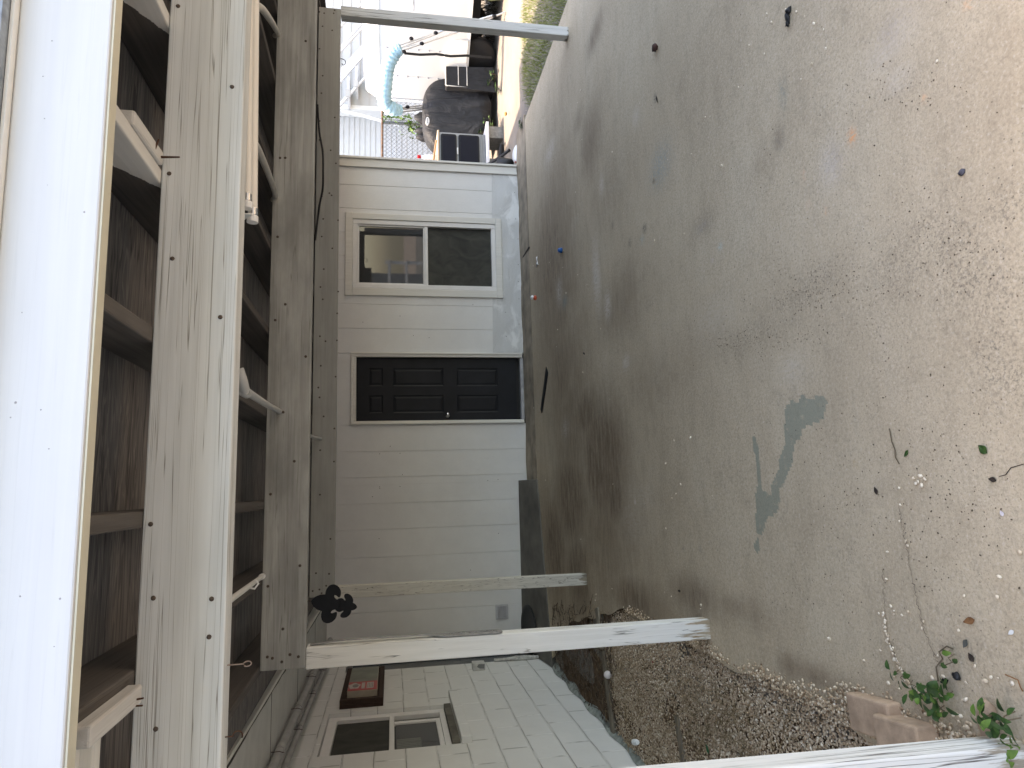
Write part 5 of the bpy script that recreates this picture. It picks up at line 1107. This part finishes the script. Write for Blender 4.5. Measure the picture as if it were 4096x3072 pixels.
# box-shaped side shelf cover with piping
def sbox(u0, u1, y0, y1, z0, z1, flare): 
    m_ = MB(); m_.hexa([(u0-flare,y0-flare,z0),(u1+flare,y0-flare,z0),(u0-flare,y1,z0),(u1+flare,y1,z0),(u0,y0,z1),(u1,y0,z1),(u0,y1,z1),(u1,y1,z1)]); return m_
obj('side_cover', sbox(6.42, 6.76, 9.98, 10.35, .02, .80, .03), M['vinyl_black'], gr, bevel=.02, seg=3)
pw = simple('white piping', (0.66, 0.64, 0.60), .7, .15)
YP = 9.972
obj('piping', MB().tube([(6.755, YP, .803), (6.42, YP, .803), (6.408, YP-.002, .78), (6.395, YP-.012, .45), (6.39, YP-.022, .12)], .010, 6), pw, gr)
for zz, w1 in ((.60, 0), (.46, .004)): obj('piping', MB().tube([(6.768, YP-.008, zz), (6.43, YP-.008, zz)], .008, 6), pw, gr)
fl_ = MB(); fl_.hexa([(6.33,9.93,.0),(6.41,9.93,.0),(6.33,9.95,.0),(6.41,9.95,.0),(6.395,9.965,.78),(6.41,9.965,.78),(6.395,9.975,.78),(6.41,9.975,.78)]); obj('flap', fl_, M['vinyl_black'], gr)
lg = MB(); c0 = W(*z4(925, 975), 10.13); lg.prism([(c0.x+.065*math.cos(a), 10.115, c0.z+.030*math.sin(a)) for a in np.linspace(0, 6.283, 20, endpoint=False)], (0, .03, 0)); lgo = obj('badge', lg, M['white_plain'], gr)
bt = MB()
for k in range(5): bt.box(c0.x-.045+.019*k, c0.x-.033+.019*k, 10.112, 10.1145, c0.z-.009, c0.z+.009)
obj('badge_mark', bt, simple('badge grey', (0.25, 0.26, 0.28), .5), lgo)
t = thing('black_bundle', (6.0, 10.95, 0), 'black rounded bundle poking up behind the grill cover', 'bundle')
m_ = MB(); m_.blob((6.36,10.9,1.06), .11, .10, .22, 12, 9, .08); m_.blob((6.12,10.9,1.06), .07, .10, .20, 12, 9, .08); m_.blob((6.0,10.9,1.05), .07, .10, .20, 12, 9, .08); m_.box(5.9, 6.45, 10.82, 11.0, -.03, 1.02); obj('body', m_, M['vinyl_black'], t)

# oven on a plank
ov = thing('wall_oven', (5.16, 9.65, .19), 'grey double wall oven with black glass doors standing on a white plank', 'oven')
OX0, OX1, OY = 4.70, 5.405, 9.62
o_ = MB(); o_.box(OX0, OX1, OY, OY+.55, .235, .945); obj('cabinet', o_, simple('oven grey', (0.27, 0.285, 0.29), .4, .12, spec=.5), ov, bevel=.008)
def rrect(x0, x1, z0, z1, r_, y):
    pts = []
    for cx_, cz_, a0 in ((x1-r_, z1-r_, 0), (x0+r_, z1-r_, 1), (x0+r_, z0+r_, 2), (x1-r_, z0+r_, 3)):
        for k in range(5): a = math.pi/2*(a0+k/4); pts.append((cx_+r_*math.cos(a), y, cz_+r_*math.sin(a)))
    return pts
ob = simple('oven door black', (0.014, 0.016, 0.020), .5, .2, spec=.15)
for z0, z1, lab in ((.685, .925, 0), (.335, .655, 1)):
    dd = obj('door', MB().prism(rrect(OX0+.02, OX1-.035, z0, z1, .03, OY-.001), (0, -.022, 0)), ob, ov, bevel=.004)
    obj('glass_pane', MB().prism(rrect(OX0+.05, OX1-.075 if lab == 0 else OX1-.06, z0+.03, z1-.03, .012, OY-.0235), (0, -.003, 0)), M['glass_oven'], dd)
o_ = MB(); o_.box(5.05, 5.16, OY-.018, OY-.001, .660, .680); obj('handle', o_, M['white_plain'], ov, bevel=.004)
for k, z in enumerate((.245, .285)): o_ = MB(); o_.box(OX0+.01, OX1-.01, OY-.012, OY-.001, z, z+.032); obj('lower_trim', o_, simple('oven trim', (0.20, 0.21, 0.215), .4), ov, bevel=.003)
o_ = MB(); o_.hexa([(4.66,9.50,.195),(5.56,9.50,.195),(4.66,10.2,.195),(5.50,10.2,.195),(4.66,9.50,.2345),(5.56,9.50,.2345),(4.66,10.2,.2345),(5.50,10.2,.2345)]); tag(obj('plank', o_, simple('white plank', (0.74, 0.74, 0.76), .5, .06), bevel=.003), 'white plank carrying the oven on concrete blocks', 'plank')
for x, lab in ((5.33, 'concrete block under the right end of the white plank'), (4.80, 'concrete block under the white plank near the house corner')):
    o_ = MB(); o_.box(x, x+.19, 9.56, 9.95, -.036, .194); bo = tag(obj('concrete_block', o_, M['block'], bevel=.006), lab, 'block')
# boards, mallet stick and bottle on the oven
o_ = MB(); o_.hexa([(4.66,9.60,.9465),(5.43,9.60,.9465),(4.66,10.15,.9465),(5.43,10.15,.9465),(4.66,9.60,.975),(5.43,9.60,.975),(4.66,10.15,.975),(5.43,10.15,.975)]); tag(obj('board', o_, M['board_tan'], bevel=.008), 'pale worn board lying on top of the oven', 'board')
a, b = W(*z4(1015, 1130), 9.66), W(*z4(975, 1300), 9.66); a.z = .99; tag(obj('wooden_stick', MB().tube([a, b+Vector((0,0,.005)), b+Vector((-.15,0,.03))], [.014, .017, .017], 8), simple('stick wood', (0.40, 0.235, 0.125), .7)), 'brown round stick leaning on the board over the oven', 'stick')
bt = thing('bleach_bottle', (5.06, 9.75, .976), 'white bottle with a red cap on the board over the oven', 'bottle')
obj('body', MB().lathe([(.036, 0), (.040, .01), (.040, .16), (.034, .19), (.020, .225), (.018, .245)], (5.065, 9.78, .976), (0, 0, 1), 16), simple('white plastic', (0.75, 0.75, 0.78), .4, .05), bt)
obj('cap', MB().lathe([(.024, 0), (.025, .045), (.022, .05)], (5.065, 9.78, 1.222), (0, 0, 1), 16), simple('red plastic cap', (0.55, 0.01, 0.02), .35), bt)
obj('handle', MB().tube([(5.03,9.78,1.17),(4.995,9.78,1.14),(4.992,9.78,1.08),(5.025,9.78,1.06)], .009, 8), simple('white plastic grip', (0.75, 0.75, 0.78), .4, .05), bt)
# tools at the house corner
t = thing('string_trimmer', (4.75, 8.9, 0), 'black garden trimmer with an orange head lying by the house corner', 'trimmer')
obj('shaft', MB().tube([W(*z4(1585,1207),8.55), W(*z4(1500,1270),8.75), W(*z4(1400,1330),9.0), W(*z4(1380,1345),9.05)], .022, 10), M['black_rubber'], t)
c0 = W(*z4(1505, 1300), 8.6); dcone = (W(*z4(1600, 1330), 8.45)-c0).normalized()
obj('guard', MB().lathe([(.060, 0), (.062, .01), (.075, .12), (.08, .20), (.06, .22)], c0, dcone, 18), M['black_rubber'], t)
obj('head', MB().lathe([(.054, 0), (.050, .004), (.02, .003)], c0-dcone*.004, -dcone, 18), simple('orange plastic', (0.75, 0.26, 0.03), .35), t)
for a, b in (((1520,1170),(1510,1290)),): obj('pipe', MB().tube([W(*z4(*a),9.1), W(*z4(*b),9.0)], .028, 10), M['black_metal'], t)
c1 = G(*z4(1545, 1195), -.03); t = thing('hose_coil', (c1.x, c1.y, -.03), 'small black hose loop on the sand by the oven', 'hose')
obj('coil', MB().tube([(c1.x+.07*math.cos(a), c1.y+.07*math.sin(a), .0+.008*k/10) for k, a in enumerate(np.linspace(0, 11, 34))], .018, 8), M['black_rubber'], t)
c1 = G(*z4(1655, 1240), 0.0); pl = MB(); pl.lathe([(.11, 0), (.115, .004), (.105, .012), (.06, .016)], (c1.x+.05, c1.y+.08, .012), (0, -.25, 1), 26); tag(obj('white_plate', pl, M['white_plain']), 'round white lid lying by the foot of the corner trim', 'lid')
for q, lab in (((1642, 1215), 'red berry-sized bit above the white lid'), ((1645, 1298), 'red bit between the white lid and the corner trim')):
    p = G(*z4(*q)); lump('red_bit', p, .022, .02, .016, simple('red bit', (0.45, 0.06, 0.03), .6), lab, 'litter')
lump('orange_bit', G(*z4(1583, 918), -.035), .03, .025, .02, simple('amber bit', (0.40, 0.20, 0.05), .5), 'amber coloured nub on the open sand', 'litter')

# chain-link fence
fe = thing('chain_link_fence', (6.5, 11.8, 0), 'rusty railed chain-link fence behind the grill', 'fence')
FZ = 1.83
obj('top_rail', MB().tube([(3.5, 11.8, FZ), (11.0, 11.8, FZ)], .021, 10), simple('rusty rail', (0.19, 0.105, 0.06), .8, .4, 12), fe)
galv = simple('galvanised post', (0.20, 0.215, 0.225), .5, .15, metal=.4)
for x in (4.2, 6.765, 9.3): obj('post', MB().tube([(x, 11.83, -.04), (x, 11.83, FZ+.02)], .028, 10), galv, fe)
mv, mf = [], []
def wire(a, b, r_=.003):
    a, b = Vector(a), Vector(b); d_ = (b-a).normalized(); u = d_.cross(Vector((0, 1, 0))).normalized()*r_; w_ = Vector((0, r_, 0)); i = len(mv)
    mv.extend([a+u, a+w_, a-u, a-w_, b+u, b+w_, b-u, b-w_]); mf.extend([(i+k, i+(k+1) % 4, i+4+(k+1) % 4, i+4+k) for k in range(4)])
stp = .078
for k in range(-30, 75):
    x = 3.6+k*stp
    for s_d in (1, -1):
        x0, z0, x1, z1 = x, 0.0, x+s_d*(FZ+.02)*.92, FZ+.02
        lo, hi = 3.6, 9.2
        if s_d == 1: 
            if x0 > hi or x1 < lo: continue
        n_ = 24
        for q in range(n_):
            xa_, xb_ = x0+(x1-x0)*q/n_, x0+(x1-x0)*(q+1)/n_
            if min(xa_, xb_) < lo or max(xa_, xb_) > hi: continue
            wire((xa_, 11.78+.004*s_d, z0+(z1-z0)*q/n_), (xb_, 11.78+.004*s_d, z0+(z1-z0)*(q+1)/n_))
raw('mesh', [tuple(p) for p in mv], mf, galv, fe, True)
vi = thing('vine', (6.9, 11.7, .9), 'light green vine climbing the chain-link fence', 'plant'); lm_ = MB(); sm = MB()
for q in [(600,930),(650,945),(740,960),(760,985),(780,1030),(770,1060),(800,1040),(830,1030),(850,1060),(840,1100),(850,1020),(760,940),(620,935),(800,990),(825,1000),(640,930)]:
    p = W(*z4(*q), 11.72)
    for _ in range(9):
        an = random.uniform(0, 6.28); leaf_mesh(lm_, p+Vector((random.gauss(0, .06), random.gauss(0, .03), random.gauss(0, .06))), (math.cos(an), -.3, math.sin(an)), random.uniform(.05, .085), random.uniform(.03, .05), .2)
vp = [W(*z4(*q), 11.74) for q in [(600,930),(660,945),(740,960),(790,1020),(850,1060),(900,1080)]]; sm.tube(vp, .004, 5)
obj('stem', sm, M['stem'], vi); obj('foliage', lm_, M['leaf_lite'], vi, fix=False)

# white neighbour house behind the fence with outside stairs
nh = thing('lap_sided_building', (8, 14, 0), 'bright white lap-sided building behind the fence with a corner board', 'building')
ls = simple('white lap siding', (0.54, 0.54, 0.53), .5, .05, 3, .05, dirt=.05)
lb = MB(); z = -.05
while z < 5.2:
    lb.hexa([(8.36,14.0,z),(20,14.0,z),(8.36,14.25,z),(20,14.25,z),(8.36,14.022,z+.20),(20,14.022,z+.20),(8.36,14.25,z+.20),(20,14.25,z+.20)]); z += .20
obj('right_wall', lb, ls, nh)
lb = MB(); z = -.05
while z < 5.2:
    lb.hexa([(1.0,14.3,z),(8.34,14.3,z),(1.0,14.5,z),(8.34,14.5,z),(1.0,14.316,z+.115),(8.34,14.316,z+.115),(1.0,14.5,z+.115),(8.34,14.5,z+.115)]); z += .115
obj('left_wall', lb, ls, nh)
lb = MB(); lb.box(8.26, 8.36, 13.98, 14.3, -.05, 5.2); obj('corner_board', lb, M['white_plain'], nh, bevel=.004)
dp = MB().tube([W(*z4(230,888),13.9), W(*z4(400,930),13.9), W(*z4(560,975),13.9), W(*z4(700,1005),13.9)], .035, 10); obj('downspout', dp, M['white_plain'], nh)
bkk = MB(); bkk.box(1.0, 20, 14.5, 20, -.05, 5.2); obj('shell', bkk, ls, nh)
rfb = MB(); rfb.box(.5, 20.5, 13.6, 20.4, 5.2, 5.4); obj('roof', rfb, simple('grey roof', (0.3, 0.3, 0.3), .9), nh)
stn = thing('outside_stairs', (9.5, 13.4, 0), 'white painted outside stairs rising past the trailer roof', 'stairs')
YS = 13.5
def Ws(x, y): return W(*z4(x, y), YS)
def ext(a, b, t0, t1): return a+(b-a)*t0, a+(b-a)*t1
def band(a1, b1, a2, b2, th, nm, mat, t0=-2.0, t1=2.2):
    a1, b1 = ext(a1, b1, t0, t1); a2, b2 = ext(a2, b2, t0, t1); q = Vector((0, th, 0)); m_ = MB(); m_.hexa([a2, b2, a2+q, b2+q, a1, b1, a1+q, b1+q]); return obj(nm, m_, mat, stn, bevel=.004)
pw2 = simple('white stair paint', (0.66, 0.66, 0.66), .5, .05)
band(Ws(225,550), Ws(415,340), Ws(225,662), Ws(430,430), .05, 'stringer', pw2)
band(Ws(225,815), Ws(440,590), Ws(235,838), Ws(445,604), .05, 'lower_stringer', pw2)
for a in ((255, 625, 285, 770), (330, 540, 350, 690), (402, 460, 425, 610)):
    p1, p2 = Ws(a[0], a[1]), Ws(a[2], a[3]); m_ = MB(); m_.box(min(p1.x, p2.x)-.02, max(p1.x, p2.x)+.02, YS-.01, YS+.9, p2.z-.03, p2.z+.02); obj('tread', m_, pw2, stn)
    m_ = MB(); m_.hexa([p2+Vector((-.03,-.02,-.05)), p2+Vector((.14,-.02,-.05)), p2+Vector((-.03,-.005,-.05)), p2+Vector((.14,-.005,-.05)), p2+Vector((-.03,-.02,.05)), p2+Vector((.14,-.02,.05)), p2+Vector((-.03,-.005,.05)), p2+Vector((.14,-.005,.05))]); obj('bracket', m_, simple('bracket grey', (0.45, 0.44, 0.42), .6), stn)
for a, b in (((220,390),(375,215)),((220,418),(400,225)),((215,225),(380,50))): A_, B_ = ext(Ws(*a), Ws(*b), -1.5, 2.0); obj('handrail', MB().tube([A_, B_], .03, 8), pw2, stn)

# dirt-filled cracks in the slab
def crack(pts, label):
    P_ = [G(*q) for q in pts]; out = []
    for i in range(len(P_)-1):
        for k in range(14): u = k/14; out.append(P_[i].lerp(P_[i+1], u)+Vector((random.gauss(0, .003), random.gauss(0, .004), 0)))
    vs = []; 
    for i, p in enumerate(out):
        d_ = (out[min(i+1, len(out)-1)]-out[max(i-1, 0)]).normalized(); q = Vector((-d_.y, d_.x, 0))*random.uniform(.0004, .0020); vs += [(p.x-q.x, p.y-q.y, .0078), (p.x+q.x, p.y+q.y, .0078)]
    m_ = MB(); m_.add(vs, [(2*i, 2*i+1, 2*i+3, 2*i+2) for i in range(len(out)-1)]); tag(obj('slab_crack', m_, simple('crack dirt', (0.24, 0.19, 0.14), .95, .5, 60)), label, kind='structure')
crack([z3(*p) for p in [(1622,1090),(1632,1250),(1645,1370),(1690,1480),(1740,1560),(1800,1640)]], 'dirty crack running through the slab past the bricks')
crack([z3(*p) for p in [(1690,820),(1712,930),(1735,1040),(1755,1160),(1790,1300),(1835,1440),(1870,1500)]], 'fine crack in the near slab lined with pebbles')
# the street side behind the viewer (seen only as a reflection in the window)
nb = thing('neighbour_house', (2, -14, 0), 'pale neighbouring house reflected in the sliding window', 'house')
m_ = MB(); m_.box(-8, 10, -20, -14, 0, 3.0); obj('wall', m_, simple('pale wall', (0.30, 0.30, 0.29), .7), nb)
m_ = MB(); m_.hexa([(-8.6,-20.5,3.0),(10.6,-20.5,3.0),(-8.6,-13.5,3.0),(10.6,-13.5,3.0),(-8,-17.2,5.0),(10,-17.2,5.0),(-8,-16.8,5.0),(10,-16.8,5.0)]); obj('roof', m_, simple('dark roof', (0.12, 0.12, 0.12), .9), nb)
for x in (-4.5, 0.5, 5.5):
    m_ = MB(); m_.box(x, x+1.6, -14.0, -13.97, .9, 2.2); obj('window', m_, M['glass'], nb)

fn = thing('street_fence', (2, -6.5, 0), 'pale picket fence reflected in the sliding window', 'fence')
for x in np.arange(-3.5, 8, 1.9): m_ = MB(); m_.box(x, x+.09, -6.55, -6.46, 0, 1.9); obj('post', m_, M['post_grey'], fn)
for z in (.5, 1.1, 1.7): m_ = MB(); m_.box(-3.5, 8, -6.46, -6.43, z, z+.10); obj('rail', m_, M['post_grey'], fn)
tr_ = thing('garden_tree', (5.5, -10, 0), 'leafy tree reflected in the sliding window', 'tree'); m_ = MB().tube([(5.5,-10,0),(5.6,-10,1.5),(5.5,-10.1,3.2)], [.2,.16,.08], 10); obj('trunk', m_, M['stem'], tr_)
m_ = MB()
for _ in range(2600):
    a = random.uniform(0, 6.28); r_ = random.random()**.5*1.7; h = random.gauss(0, .75); c0 = Vector((5.5+r_*math.cos(a), -10+r_*math.sin(a), 3.6+h)); leaf_mesh(m_, c0, (random.gauss(0, 1), random.gauss(0, 1), random.gauss(0, .5)), .22, .12, .3)
obj('crown', m_, M['leaf'], tr_, fix=False)
